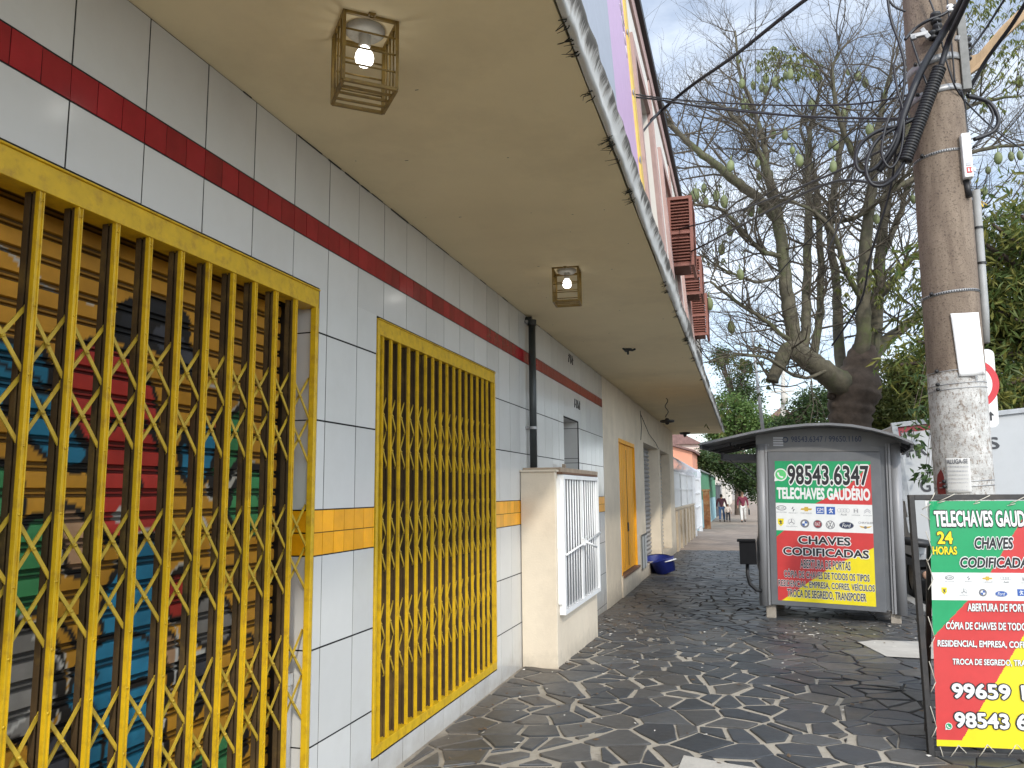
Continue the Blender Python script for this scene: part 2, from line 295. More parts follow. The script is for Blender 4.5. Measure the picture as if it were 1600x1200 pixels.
def brand_marks(mb, pl, spots, k):
    """small emblems printed in two rows; spots = {kind: (s,t)}, k = emblem half height.
    materials: 0 grey 1 blue 2 white 3 gold 4 red 5 black 6 yellow 7 light grey"""
    for kind, (s, t) in spots.items():
        h = .0016
        if kind == 'oval_k':
            ring(mb, pl, (s, t+.3*k), 1.15*k, .16*k, 0, h, 24, .6*k); put_text(mb, pl, 'KIA', (s-.75*k, t+.05*k, s+.75*k, t+.55*k), 0, 0, h)
            put_text(mb, pl, 'KIA MOTORS', (s-1.2*k, t-.85*k, s+1.2*k, t-.6*k), 0, 0, h)
        elif kind == 'diamond':
            poly(mb, pl, [(s, t+.8*k), (s-.42*k, t+.15*k), (s-.1*k, t+.15*k), (s+.1*k, t+.5*k)], 0, h); poly(mb, pl, [(s, t-.5*k), (s+.42*k, t+.15*k), (s+.1*k, t+.15*k), (s-.1*k, t-.2*k)], 0, h)
            put_text(mb, pl, 'RENAULT', (s-1.0*k, t-.9*k, s+1.0*k, t-.65*k), 0, 0, h)
        elif kind == 'bowtie':
            poly(mb, pl, [(s-1.3*k, t), (s-1.15*k, t+.42*k), (s-.45*k, t+.42*k), (s-.4*k, t+.75*k), (s+.4*k, t+.75*k), (s+.45*k, t+.42*k), (s+1.3*k, t+.42*k), (s+1.15*k, t), (s+.45*k, t), (s+.4*k, t-.3*k), (s-.4*k, t-.3*k), (s-.45*k, t)], 3, h)
            put_text(mb, pl, 'CHEVROLET', (s-1.3*k, t-.9*k, s+1.3*k, t-.62*k), 0, 0, h)
        elif kind == 'square_gm':
            poly(mb, pl, [(s-.95*k, t-.85*k), (s+.95*k, t-.85*k), (s+.95*k, t+.9*k), (s-.95*k, t+.9*k)], 1, h); put_text(mb, pl, 'GM', (s-.7*k, t-.25*k, s+.7*k, t+.55*k), 2, .01, h+.0008); stroke(mb, pl, (s-.7*k, t-.5*k), (s+.7*k, t-.5*k), .14*k, 2, h+.0008)
        elif kind == 'square_lion':
            poly(mb, pl, [(s-.95*k, t-.9*k), (s+.95*k, t-.9*k), (s+.95*k, t+.9*k), (s-.95*k, t+.9*k)], 1, h)
            H = h+.0008
            for a, b in (((-.1, .6), (.1, -.1)), ((.1, -.1), (-.35, -.55)), ((.1, -.1), (.4, -.55)), ((.0, .25), (-.45, .1)), ((.05, .2), (.5, .35))): stroke(mb, pl, (s+a[0]*k, t+a[1]*k), (s+b[0]*k, t+b[1]*k), .2*k, 2, H)
        elif kind == 'four_rings':
            for i in range(4): ring(mb, pl, (s+(i-1.5)*.62*k, t+.25*k), .48*k, .11*k, 7, h+.0002*i, 18)
            put_text(mb, pl, 'Audi', (s-.65*k, t-.95*k, s+.65*k, t-.5*k), 0, .012, h)
        elif kind == 'letter_h':
            ring(mb, pl, (s, t+.2*k), .75*k, .1*k, 7, h, 4, .75*k, math.pi/4, math.pi/4+2*math.pi); put_text(mb, pl, 'H', (s-.38*k, t-.2*k, s+.38*k, t+.62*k), 0, .01, h)
            put_text(mb, pl, 'HONDA', (s-.9*k, t-.95*k, s+.9*k, t-.68*k), 0, 0, h)
        elif kind == 'chevrons':
            for q in (0, .42*k):
                stroke(mb, pl, (s-.7*k, t-.3*k+q), (s, t+.3*k+q), .2*k, 7, h); stroke(mb, pl, (s, t+.3*k+q), (s+.7*k, t-.3*k+q), .2*k, 7, h+.0003)
            put_text(mb, pl, 'CITROËN', (s-.9*k, t-.95*k, s+.9*k, t-.65*k), 0, 0, h)
        elif kind == 'shield':
            poly(mb, pl, [(s-.7*k, t+.9*k), (s+.7*k, t+.9*k), (s+.65*k, t-.3*k), (s, t-1.0*k), (s-.65*k, t-.3*k)], 6, h)
            H = h+.0008
            for a, b in (((-.1, .5), (.05, 0)), ((.05, 0), (-.25, -.5)), ((.05, 0), (.25, -.45)), ((.0, .2), (.35, .35)), ((-.05, .1), (-.38, .25))): stroke(mb, pl, (s+a[0]*k, t+a[1]*k), (s+b[0]*k, t+b[1]*k), .2*k, 5, H)
        elif kind == 'star':
            ring(mb, pl, (s, t+.15*k), .8*k, .1*k, 7, h)
            for a in (90, 210, 330): stroke(mb, pl, (s, t+.15*k), (s+.72*k*math.cos(R(a)), t+.15*k+.72*k*math.sin(R(a))), .14*k, 0, h+.0002)
            put_text(mb, pl, 'Mercedes-Benz', (s-1.3*k, t-1.0*k, s+1.3*k, t-.78*k), 0, 0, h)
        elif kind == 'roundel':
            disc(mb, pl, (s, t), 1.0*k, 0, h); disc(mb, pl, (s, t), .62*k, 2, h+.0006)
            for a in (0, 180): disc(mb, pl, (s, t), .6*k, 1, h+.0012, 8, None, R(a+0), R(a+90))
        elif kind == 'round_red':
            disc(mb, pl, (s, t), 1.0*k, 0, h); disc(mb, pl, (s, t), .78*k, 4, h+.0006); put_text(mb, pl, 'FIAT', (s-.6*k, t-.4*k, s+.6*k, t+.4*k), 2, 0, h+.0012)
        elif kind == 'round_vw':
            ring(mb, pl, (s, t), 1.0*k, .16*k, 0, h)
            for a, b in (((-.35, .75), (0, .1)), ((.35, .75), (0, .1)), ((-.7, .35), (-.35, -.7)), ((-.35, -.7), (0, .0)), ((0, .0), (.35, -.7)), ((.35, -.7), (.7, .35))): stroke(mb, pl, (s+a[0]*k, t+a[1]*k), (s+b[0]*k, t+b[1]*k), .16*k, 0, h+.0002)
        elif kind == 'oval_ford':
            disc(mb, pl, (s, t), 1.6*k, 0, h, 28, .85*k); disc(mb, pl, (s, t), 1.45*k, 5, h+.0006, 28, .7*k); put_text(mb, pl, 'Ford', (s-.95*k, t-.42*k, s+.95*k, t+.42*k), 2, .008, h+.0012, None, .3)
        elif kind == 'oval_ford_blue':
            disc(mb, pl, (s, t), 1.6*k, 7, h, 28, .85*k); disc(mb, pl, (s, t), 1.45*k, 1, h+.0006, 28, .7*k); put_text(mb, pl, 'Ford', (s-.95*k, t-.42*k, s+.95*k, t+.42*k), 2, .008, h+.0012, None, .3)
        elif kind == 'wings':
            put_text(mb, pl, 'CHRYSLER', (s-1.5*k, t+.5*k, s+1.7*k, t+.95*k), 0, .01, h, 'CHRYSLER')
            poly(mb, pl, [(s-1.4*k, t), (s, t-.2*k), (s+1.4*k, t), (s+.9*k, t-.4*k), (s, t-.6*k), (s-.9*k, t-.4*k)], 3, h); disc(mb, pl, (s, t-.35*k), .33*k, 0, h+.0006)
def phone_mark(mb, pl, c, r, green, white, h=.002):
    disc(mb, pl, c, r, white, h); poly(mb, pl, [(c[0]-r*.98, c[1]-r*1.05), (c[0]-r*.2, c[1]-r*.9), (c[0]-r*.9, c[1]-r*.2)], white, h-.0003)
    disc(mb, pl, c, r*.82, green, h+.0006)
    ring(mb, pl, (c[0]+r*.22, c[1]+r*.22), r*.72, r*.24, white, h+.0012, 10, None, R(185), R(265))
    disc(mb, pl, (c[0]-r*.38, c[1]+r*.2), r*.17, white, h+.0014); disc(mb, pl, (c[0]+r*.2, c[1]-r*.38), r*.17, white, h+.0014)

# ================================================================== SETTING
def paving_materials():
    """(mortar bed, stones): pale mortar near the shop, empty dirty joints towards the kiosk and the street"""
    def kit(name):
        m = bpy.data.materials.new(name); m.use_nodes = True; t = m.node_tree; N = t.nodes; L = t.links; tcn = N.new('ShaderNodeTexCoord')
        def math_(op, a, b=None):
            n = N.new('ShaderNodeMath'); n.operation = op
            for i, x in enumerate((a, b)):
                if x is None: continue
                if isinstance(x, (int, float)): n.inputs[i].default_value = x
                else: L.new(x, n.inputs[i])
            return n.outputs[0]
        def noise_(scale, det=5, rough=.6):
            n = N.new('ShaderNodeTexNoise'); n.inputs['Scale'].default_value = scale; n.inputs['Detail'].default_value = det; n.inputs['Roughness'].default_value = rough; L.new(tcn.outputs['Object'], n.inputs['Vector']); return n.outputs['Fac']
        def mix_(f, a, b, bt='MIX'):
            n = N.new('ShaderNodeMixRGB'); n.blend_type = bt
            for i, x in enumerate((f, a, b)):
                if isinstance(x, (int, float)): n.inputs[i].default_value = x
                elif isinstance(x, tuple): n.inputs[i].default_value = (*x, 1)
                else: L.new(x, n.inputs[i])
            return n.outputs[0]
        def map_(x, a, b, c=0., d=1.):
            n = N.new('ShaderNodeMapRange'); L.new(x, n.inputs[0]); n.inputs[1].default_value = a; n.inputs[2].default_value = b; n.inputs[3].default_value = c; n.inputs[4].default_value = d; return n.outputs[0]
        sx = N.new('ShaderNodeSeparateXYZ'); L.new(tcn.outputs['Object'], sx.inputs[0])
        dn = noise_(2.1, 7, .68); near = map_(sx.outputs['X'], .05, .85, .26, 0.)
        kio = math_('MULTIPLY', map_(sx.outputs['X'], 1.7, 2.3, 0., .13), map_(sx.outputs['Y'], 7.2, 8.6, 0., 1.))
        dirt = map_(math_('ADD', math_('ADD', dn, near), kio), .60, .84, 0., .85)
        return m, N, L, math_, noise_, mix_, map_, sx, dirt
    m, N, L, math_, noise_, mix_, map_, sx, dirt = kit('mortar_bed'); p = N['Principled BSDF']
    big = noise_(1.1, 5)
    ln = math_('SUBTRACT', math_('ADD', sx.outputs['X'], math_('MULTIPLY', sx.outputs['Y'], .14)), 3.34)
    pale = map_(math_('ADD', ln, math_('MULTIPLY', math_('SUBTRACT', big, .5), .8)), -.10, .14, 1., 0.)
    pale2 = math_('MULTIPLY', pale, map_(math_('ADD', sx.outputs['Y'], math_('MULTIPLY', big, 3.0)), 9.4, 11.2, 1., 0.))
    pale3 = math_('MULTIPLY', pale2, map_(noise_(3.3, 4), .28, .40, .35, 1.))
    fine = noise_(30, 6, .7)
    g = mix_(pale3, mix_(fine, (.012, .011, .010), (.045, .040, .034)), mix_(noise_(14, 5), (.27, .235, .185), (.47, .42, .34)))
    g = mix_(math_('MULTIPLY', dirt, .8), g, mix_(fine, (.10, .082, .062), (.20, .165, .13)))
    L.new(g, p.inputs['Base Color']); p.inputs['Roughness'].default_value = .9
    bm = N.new('ShaderNodeBump'); bm.inputs['Strength'].default_value = .6; bm.inputs['Distance'].default_value = .01; L.new(fine, bm.inputs['Height']); L.new(bm.outputs[0], p.inputs['Normal'])
    bed = m
    m, N, L, math_, noise_, mix_, map_, sx, dirt = kit('basalt_slab'); p = N['Principled BSDF']
    ge = N.new('ShaderNodeNewGeometry'); cr = N.new('ShaderNodeValToRGB'); e = cr.color_ramp.elements; e[0].color = (.036, .040, .045, 1); e[1].color = (.086, .088, .090, 1)
    for q, c in ((.3, (.056, .060, .067)), (.55, (.046, .050, .054)), (.8, (.078, .073, .067))): x = e.new(q); x.color = (*c, 1)
    L.new(ge.outputs['Random Per Island'], cr.inputs[0]); fine = noise_(24, 7, .7); mid = noise_(5, 5, .6)
    st = mix_(.8, cr.outputs[0], mix_(fine, (.50, .50, .50), (1.45, 1.45, 1.45)), 'MULTIPLY'); st = mix_(.7, st, mix_(mid, (.70, .70, .70), (1.3, 1.3, 1.3)), 'MULTIPLY')
    st = mix_(math_('MULTIPLY', dirt, map_(fine, .25, .6, .55, 1.)), st, mix_(fine, (.085, .070, .054), (.165, .138, .11)))
    L.new(st, p.inputs['Base Color']); p.inputs['Specular IOR Level'].default_value = .5
    L.new(math_('ADD', map_(mid, .3, .7, .33, .52), math_('MULTIPLY', dirt, .25)), p.inputs['Roughness'])
    h = math_('ADD', math_('MULTIPLY', fine, .4), mid); bm = N.new('ShaderNodeBump'); bm.inputs['Strength'].default_value = .35; bm.inputs['Distance'].default_value = .012; L.new(h, bm.inputs['Height']); L.new(bm.outputs[0], p.inputs['Normal'])
    return bed, m
M_BED, M_PAVE = paving_materials()
def paving_stones():
    """crazy paving: irregular straight-edged slabs cut from scattered cells, many split again"""
    rp_ = random.Random(41); X0, X1, Y0, Y1 = .01, 3.95, 1.6, 22.58; pts = []
    tries = 0
    while tries < 9000:
        p = (rp_.uniform(X0-.2, X1+.2), rp_.uniform(Y0-.2, Y1+.2)); tries += 1
        rad = rp_.choice((.16, .22, .28, .34))
        if all((p[0]-q[0])**2+((p[1]-q[1])*.9)**2 > (min(rad, q[2]))**2 for q in pts[-4000:]): pts.append((p[0], p[1], rad))
    grid = {}
    for i, p in enumerate(pts): grid.setdefault((int(p[0]//.6), int(p[1]//.6)), []).append(i)
    def clip(poly, nx, ny, c):
        out_ = []
        for i in range(len(poly)):
            a, b = poly[i], poly[(i+1) % len(poly)]; da = a[0]*nx+a[1]*ny-c; db = b[0]*nx+b[1]*ny-c
            if da <= 0: out_.append(a)
            if (da < 0 < db) or (db < 0 < da): t = da/(da-db); out_.append((a[0]+(b[0]-a[0])*t, a[1]+(b[1]-a[1])*t))
        return out_
    cells = []
    for i, (x, y, _) in enumerate(pts):
        poly = [(x-1, y-1), (x+1, y-1), (x+1, y+1), (x-1, y+1)]
        gx, gy = int(x//.6), int(y//.6)
        for ax in range(gx-2, gx+3):
            for ay in range(gy-2, gy+3):
                for j in grid.get((ax, ay), ()):
                    if j == i: continue
                    q = pts[j]; nx, ny = q[0]-x, q[1]-y; poly = clip(poly, nx, ny, nx*(x+q[0])/2+ny*(y+q[1])/2)
                    if len(poly) < 3: break
        for (nx, ny, c) in ((-1, 0, -X0), (1, 0, X1), (0, -1, -Y0), (0, 1, Y1)): poly = clip(poly, nx, ny, c) if len(poly) > 2 else poly
        if len(poly) < 3: continue
        todo = [poly]
        for lvl in range(2):
            nx_ = []
            for P in todo:
                area = abs(sum(P[k][0]*P[(k+1) % len(P)][1]-P[(k+1) % len(P)][0]*P[k][1] for k in range(len(P))))/2
                if area > .05 and rp_.random() < (.42 if lvl == 0 else .3):
                    cx = sum(p[0] for p in P)/len(P)+rp_.uniform(-.08, .08); cy = sum(p[1] for p in P)/len(P)+rp_.uniform(-.08, .08); an = rp_.uniform(0, 6.28); n1 = (math.cos(an), math.sin(an)); c = cx*n1[0]+cy*n1[1]
                    nx_ += [Q for Q in (clip(P, n1[0], n1[1], c), clip(P, -n1[0], -n1[1], -c)) if len(Q) > 2]
                else: nx_.append(P)
            todo = nx_
        cells += todo
    mb = MB()
    for P in cells:
        cx = sum(p[0] for p in P)/len(P); cy = sum(p[1] for p in P)/len(P)
        wide = .62 if cx+cy*.14 > 3.34 else (.85 if cy > 10 else 1.0)
        gap = rp_.uniform(.007, .023)*wide
        if rp_.random() < .12: gap += .012*wide
        Q = P
        for k in range(len(P)):
            a, b = P[k], P[(k+1) % len(P)]; dx, dy = b[0]-a[0], b[1]-a[1]; l = math.hypot(dx, dy)
            if l < 1e-6: continue
            nx, ny = dy/l, -dx/l
            if (cx-a[0])*nx+(cy-a[1])*ny > 0: nx, ny = -nx, -ny
            Q = clip(Q, nx, ny, a[0]*nx+a[1]*ny-gap*rp_.uniform(.5, 1.5))
            if len(Q) < 3: break
        if len(Q) < 3: continue
        if sum(Q[k][0]*Q[(k+1) % len(Q)][1]-Q[(k+1) % len(Q)][0]*Q[k][1] for k in range(len(Q))) < 0: Q = Q[::-1]
        E_ = []
        for k in range(len(Q)):
            a, b = Q[k], Q[(k+1) % len(Q)]; l = math.hypot(b[0]-a[0], b[1]-a[1]); n = max(1, int(l/.09))
            for q in range(n):
                t = q/n; j = .004 if q else .006; E_.append((a[0]+(b[0]-a[0])*t+rp_.uniform(-j, j), a[1]+(b[1]-a[1])*t+rp_.uniform(-j, j)))
        tx, ty, dz = rp_.uniform(-.006, .006), rp_.uniform(-.006, .006), rp_.uniform(-.0015, .0025); k = len(E_)
        Z = lambda x, y: gz(y)+.009+dz+(x-cx)*tx+(y-cy)*ty
        ins = .007
        top = []
        for (x, y) in E_:
            d = math.hypot(cx-x, cy-y) or 1; top.append((x+(cx-x)/d*min(ins, d*.4), y+(cy-y)/d*min(ins, d*.4)))
        o = len(mb.v)
        mb.v += [(x, y, Z(x, y)) for x, y in top]+[(x, y, Z(x, y)-.003) for x, y in E_]+[(x, y, gz(y)-.004) for x, y in E_]
        mb.f.append(tuple(o+q for q in range(k))); mb.m.append(0); mb.sm.append(False)
        for q in range(k):
            q2 = (q+1) % k
            for lv in (0, 1): mb.f.append((o+lv*k+q, o+(lv+1)*k+q, o+(lv+1)*k+q2, o+lv*k+q2)); mb.m.append(0); mb.sm.append(False)
    return tag(mb.build('paving_stones', M_PAVE), kind='structure')
M_FARPAVE = mat('brown_pavement', (.29, .225, .175), .8, .25, 2.5, .3, 30, stain=(.16, .13, .105), stain_amt=.7, ss=1.4)
M_ASPHALT = mat('asphalt', (.085, .084, .082), .85, .2, 5, .4, 120)
M_KERB = mat('kerb_stone', (.26, .25, .23), .85, .2, 5, .3, 60)
M_EARTH = mat('far_earth', (.12, .11, .085), .95, .25, .3)

YS = [-12, -4, 0, 2, 4, 6.5, 8, 9.5, 11, 14, 17, 20, 22.6]
YF = [22.6, 26, 30, 36, 42, 50, 70, 110, 170]
def strip(name, x0, x1, ys, dz, m):
    mb = MB()
    for a, b in zip(ys, ys[1:]): mb.quad((x0, a, gz(a)+dz), (x1, a, gz(a)+dz), (x1, b, gz(b)+dz), (x0, b, gz(b)+dz))
    return tag(mb.build(name, m), kind='structure')
strip('pavement', -1.5, 3.95, YS, 0, M_BED)
paving_stones()
strip('far_pavement', -1.5, 3.95, YF, 0, M_FARPAVE)
kb = MB(); ys = YS+YF[1:]
for a, b in zip(ys, ys[1:]):
    kb.quad((3.95, a, gz(a)+.004), (4.10, a, gz(a)-.004), (4.10, b, gz(b)-.004), (3.95, b, gz(b)+.004)); kb.quad((4.10, a, gz(a)-.004), (4.10, a, gz(a)-.16), (4.10, b, gz(b)-.16), (4.10, b, gz(b)-.004))
tag(kb.build('kerb', M_KERB), kind='structure')
strip('road', 4.10, 11.6, ys, -.14, M_ASPHALT)
strip('opposite_pavement', 11.6, 15.5, ys, -.02, M_FARPAVE)
g = MB(); gs = [-900, -12, 6.5, 11, 50, 900]
for a, b in zip(gs, gs[1:]): g.quad((-900, a, gz(a)-.30), (900, a, gz(a)-.30), (900, b, gz(b)-.30), (-900, b, gz(b)-.30))
tag(g.build('ground', M_EARTH), kind='structure')
# repaired pale patches in the paving
def patch(name, pts, m):
    mb = MB(); n = len(pts)
    mb.add([(x, y, gz(y)+.016) for x, y in pts], [tuple(range(n))]); return tag(mb.build(name, m), kind='structure')
patch('concrete_patch', [(2.80, 8.55), (2.98, 8.72), (3.9, 8.75), (3.9, 7.75), (3.35, 7.72), (2.93, 7.75)], M_CONCL)
patch('cement_patch', [(1.44, 4.55), (1.70, 4.47), (2.02, 4.40), (2.02, 3.9), (1.40, 3.9)], M_CONCL)
# dry leaf bits and crumbs on the paving
lt = MB(); rl = random.Random(3)
for i in range(640):
    y = rl.uniform(3.2, 13) if rl.random() < .75 else rl.uniform(8.5, 10.3); x = rl.uniform(.08, 3.7)
    if rl.random() < .45: x = abs(rl.gauss(0, .35))+.05
    if rl.random() < .2: x = rl.uniform(2.0, 3.5); y = rl.uniform(8.8, 10.2)
    s = rl.uniform(.006, .022); a = rl.uniform(0, 6.28); z = gz(y)+.013; mi = 0 if rl.random() < .35 else 1
    p = [(x+s*math.cos(a+q)*k, y+s*math.sin(a+q)*k, z+rl.uniform(0, .008)) for q, k in ((0, 1.3), (1.4, .7), (3.1, 1.2), (4.6, .6))]
    lt.add(p, [(0, 1, 2), (0, 2, 3)], mi)
tag(lt.build('litter', [mat('pale_crumb', (.55, .52, .46), .8), mat('dry_leaf', (.13, .085, .05), .8, .3)]), 'dry leaf bits and pale crumbs scattered over the dark paving', 'litter', kind='stuff')

# ================================================================== THE SHOP BUILDING
Z_OR0, Z_OR1, TH, TW, TY0 = 1.152, 1.35, .398, .30, 2.023
Z_RED0, Z_RED1, Z_CEIL, X_EDGE, Y_END = 2.556, 2.664, 2.995, 1.327, 22.9
Y_TILE_END = 10.72
shop = thing('shop_building', 'shop building with white tiled front, cream plaster end and long deep canopy', 'building', (0, 6, 0))
SB = (0, 6, 0)
OPEN = [(.25, 3.146, .12, 2.345), (3.745, 5.815, .125, 2.345), (8.26, 9.05, 1.2, 2.22)]
def cut(rects, o, g=.006):
    res = []
    for (a, b, c, d) in rects:
        y0, y1, z0, z1 = o[0]-g, o[1]+g, o[2]-g, o[3]+g
        if a >= y1 or b <= y0 or c >= z1 or d <= z0: res.append((a, b, c, d)); continue
        if c < z0: res.append((a, b, c, z0))
        if d > z1: res.append((a, b, z1, d))
        lo, hi = max(c, z0), min(d, z1)
        if a < y0: res.append((a, y0, lo, hi))
        if b > y1: res.append((y1, b, lo, hi))
    return [r for r in res if r[1]-r[0] > .004 and r[3]-r[2] > .004]
rt_ = random.Random(11)
def tile(mb, a, b, c, d, mi, g=.0026, x=0.0, th=.0015, wob=.0007, orig=None):
    o = orig or (a, b, c, d)
    a, b, c, d = a+(g if abs(a-o[0]) < 1e-6 else 0), b-(g if abs(b-o[1]) < 1e-6 else 0), c+(g*1.4 if abs(c-o[2]) < 1e-6 else 0), d-(g*1.4 if abs(d-o[3]) < 1e-6 else 0)
    if (a, b, c, d) != o and orig and len(pcs_) > 1: wob = 0
    j = [x+rt_.uniform(-wob, wob) for _ in range(3)]; j.append(j[0]+j[2]-j[1])
    P = [(j[0], a, c), (j[1], b, c), (j[2], b, d), (j[3], a, d)]; Q = [(x-th, p[1], p[2]) for p in P]
    mb.add(P+Q, [(0, 1, 2, 3), (0, 4, 5, 1), (1, 5, 6, 2), (2, 6, 7, 3), (3, 7, 4, 0)], mi)
tw = MB()
k0 = int((-5-TY0)/TW)
rows = [(-.24, -.042+0.0, 0), (-.042, .356, 0), (.356, .754, 0), (.754, Z_OR0, 0), (Z_OR1, 1.748, 0), (1.748, 2.146, 0), (2.146, Z_RED0, 0), (Z_RED1, Z_CEIL, 0)]
for k in range(k0, 30):
    ya, yb = TY0+k*TW, min(TY0+(k+1)*TW, Y_TILE_END)
    if yb-ya < .01: continue
    rs = [(ya, yb, z0, z1, 0) for z0, z1, _ in rows]
    for i in range(3):
        q0, q1 = ya+i*TW/3, min(ya+(i+1)*TW/3, Y_TILE_END)
        if q1-q0 < .01: continue
        rs += [(q0, q1, Z_RED0, Z_RED1, 1), (q0, q1, Z_OR0, (Z_OR0+Z_OR1)/2, 2), (q0, q1, (Z_OR0+Z_OR1)/2, Z_OR1, 2)]
    for a, b, c, d, mi in rs:
        pcs = [(a, b, c, d)]
        for o in OPEN: pcs = cut(pcs, o)
        pcs_ = pcs
        for q in pcs: tile(tw, *q, mi, g=.0029 if mi == 0 else .0014, orig=(a, b, c, d))
tw.build('wall_tiles', [M_TILE, M_RED, M_ORANGE], shop, SB)
def wall_holes(mb, x, y0, y1, z0, z1, holes, depth, mi=0):
    """wall plane at x facing +x with reveals going back by depth"""
    cutr = [(y0, y1, z0, z1)]
    for o in holes: cutr = cut(cutr, o, 0)
    for a, b, c, d in cutr: mb.quad((x, a, c), (x, b, c), (x, b, d), (x, a, d), mi)
    for a, b, c, d in holes:
        X = x-depth
        mb.quad((x, a, c), (X, a, c), (X, a, d), (x, a, d), mi); mb.quad((X, b, c), (x, b, c), (x, b, d), (X, b, d), mi)
        mb.quad((x, a, d), (X, a, d), (X, b, d), (x, b, d), mi); mb.quad((x, a, c), (x, b, c), (X, b, c), (X, a, c), mi)
tb = MB(); wall_holes(tb, -.0028, -5, Y_TILE_END, -.3, Z_CEIL+.05, OPEN, .2); tb.build('wall_backing', M_GROUT, shop, SB)
for yg in (3.112, 5.782): gr_ = MB(); gr_.box(-.192, -.150, yg, yg+.022, .12, 2.34); gr_.build('shutter_guide', M_BLACK, shop, SB)
ib = MB()
for a, b, c, d in OPEN[:2]: ib.quad((-.26, a-.1, c-.2), (-.26, b+.1, c-.2), (-.26, b+.1, d+.1), (-.26, a-.1, d+.1)); ib.quad((-.26, b+.1, c-.2), (-.19, b+.1, c-.2), (-.19, b+.1, d+.1), (-.26, b+.1, d+.1)); ib.quad((-.19, b-.002, c), (-.26, b-.002, c), (-.26, b-.002, d), (-.19, b-.002, d))
ib.build('dark_interior', M_BLACK, shop, SB)
# tiled jamb seen through the first gate, with its orange band
jb = MB()
for (z0, z1, mi) in [(.12, .356, 0), (.356, .754, 0), (.754, 1.152, 0), (1.152, 1.251, 2), (1.251, 1.35, 2), (1.35, 1.748, 0), (1.748, 2.146, 0), (2.146, 2.34, 0)]:
    y = 3.138
    jb.add([(-.19, y, z0+.003), (-.012, y, z0+.003), (-.012, y, z1-.003), (-.19, y, z1-.003)], [(0, 1, 2, 3)], mi)
jb.build('jamb_tiles', [M_TILE, M_RED, M_ORANGE], shop, SB)
# window niche above the meter cupboard: tiled reveal
nb = MB()
for (z0, z1) in [(1.62, 1.748), (1.748, 1.80), (1.80, 2.146), (2.146, 2.215)]:
    nb.add([(-.195, 9.042, z0+.003), (-.012, 9.042, z0+.003), (-.012, 9.042, z1-.003), (-.195, 9.042, z1-.003)], [(0, 1, 2, 3)], 0)
nb.quad((-.012, 8.27, 2.212), (-.195, 8.27, 2.212), (-.195, 9.04, 2.212), (-.012, 9.04, 2.212))
nb.build('niche_tiles', M_TILE, shop, SB)
gl = MB(); gl.box(-.22, -.196, 8.2, 9.1, 1.2, 2.3); gl.build('niche_window', M_GLASS, shop, SB)
# plaster part
PL_HOLES = [(12.10, 13.85, .17, 2.21), (15.22, 17.93, .03, 2.34), (18.33, 20.62, .0, 2.34)]
pw = MB(); wall_holes(pw, 0.004, Y_TILE_END, 21.85, -.4, Z_CEIL+.05, PL_HOLES, .27)
pw.quad((.004, 21.85, -.4), (-6, 21.85, -.4), (-6, 21.85, 7.0), (.004, 21.85, 7.0)); pw.quad((.004, Y_TILE_END, -.4), (-.01, Y_TILE_END, -.4), (-.01, Y_TILE_END, 3.04), (.004, Y_TILE_END, 3.04))
pw.box(.005, .028, 12.0, 13.95, -.2, .165)
pw.build('plaster_wall', M_PLASTER, shop, SB)
# orange plank door
dr = MB(); y = 12.13
while y < 13.80:
    wd = .093; dr.box(-.045, -.02+(0.004 if int((y-12.13)/.093) % 2 else 0), y+.003, min(y+wd, 13.82)-.003, .19, 2.158); y += wd
dr.box(-.055, -.046, 12.1, 13.85, .17, 2.21, 1)
door = dr.build('door', [M_CREAMDOOR, M_BLACK], shop, SB)
dh = MB(); dh.box(-.02, .0, 12.92, 13.0, .78, .92); dh.box(-.02, -.012, 12.965, 12.985, .25, 2.08); dh.build('door_handle', M_BLACK, door, SB)
df = MB(); df.box(-.10, .012, 12.085, 12.11, .17, 2.22); df.box(-.10, .012, 13.84, 13.865, .17, 2.22); df.box(-.10, .014, 12.11, 13.84, 2.16, 2.22); df.build('door_frame', M_CREAMDOOR, shop, SB)
ds = MB(); ds.box(-.10, .05, 12.05, 13.90, .135, .172); ds.build('door_sill', M_BROWN, shop, SB)
# two grey roller shutters in the plaster part
M_SHUT = mat('grey_shutter', (.34, .34, .35), .45, .15, 8, metal=.3)
for (a, b, c, d) in PL_HOLES[1:]:
    s = MB(); z = -.1; i = 0
    while z < d:
        prof = [(-.235, z), (-.205, z+.02), (-.20, z+.045), (-.225, z+.075), (-.245, z+.083), (-.245, z+.09)]
        for (xa, za), (xb, zb) in zip(prof, prof[1:]): s.quad((xa, a, za), (xa, b, za), (xb, b, zb), (xb, a, zb))
        z += .09
    s.build('roller_shutter', M_SHUT, shop, SB)
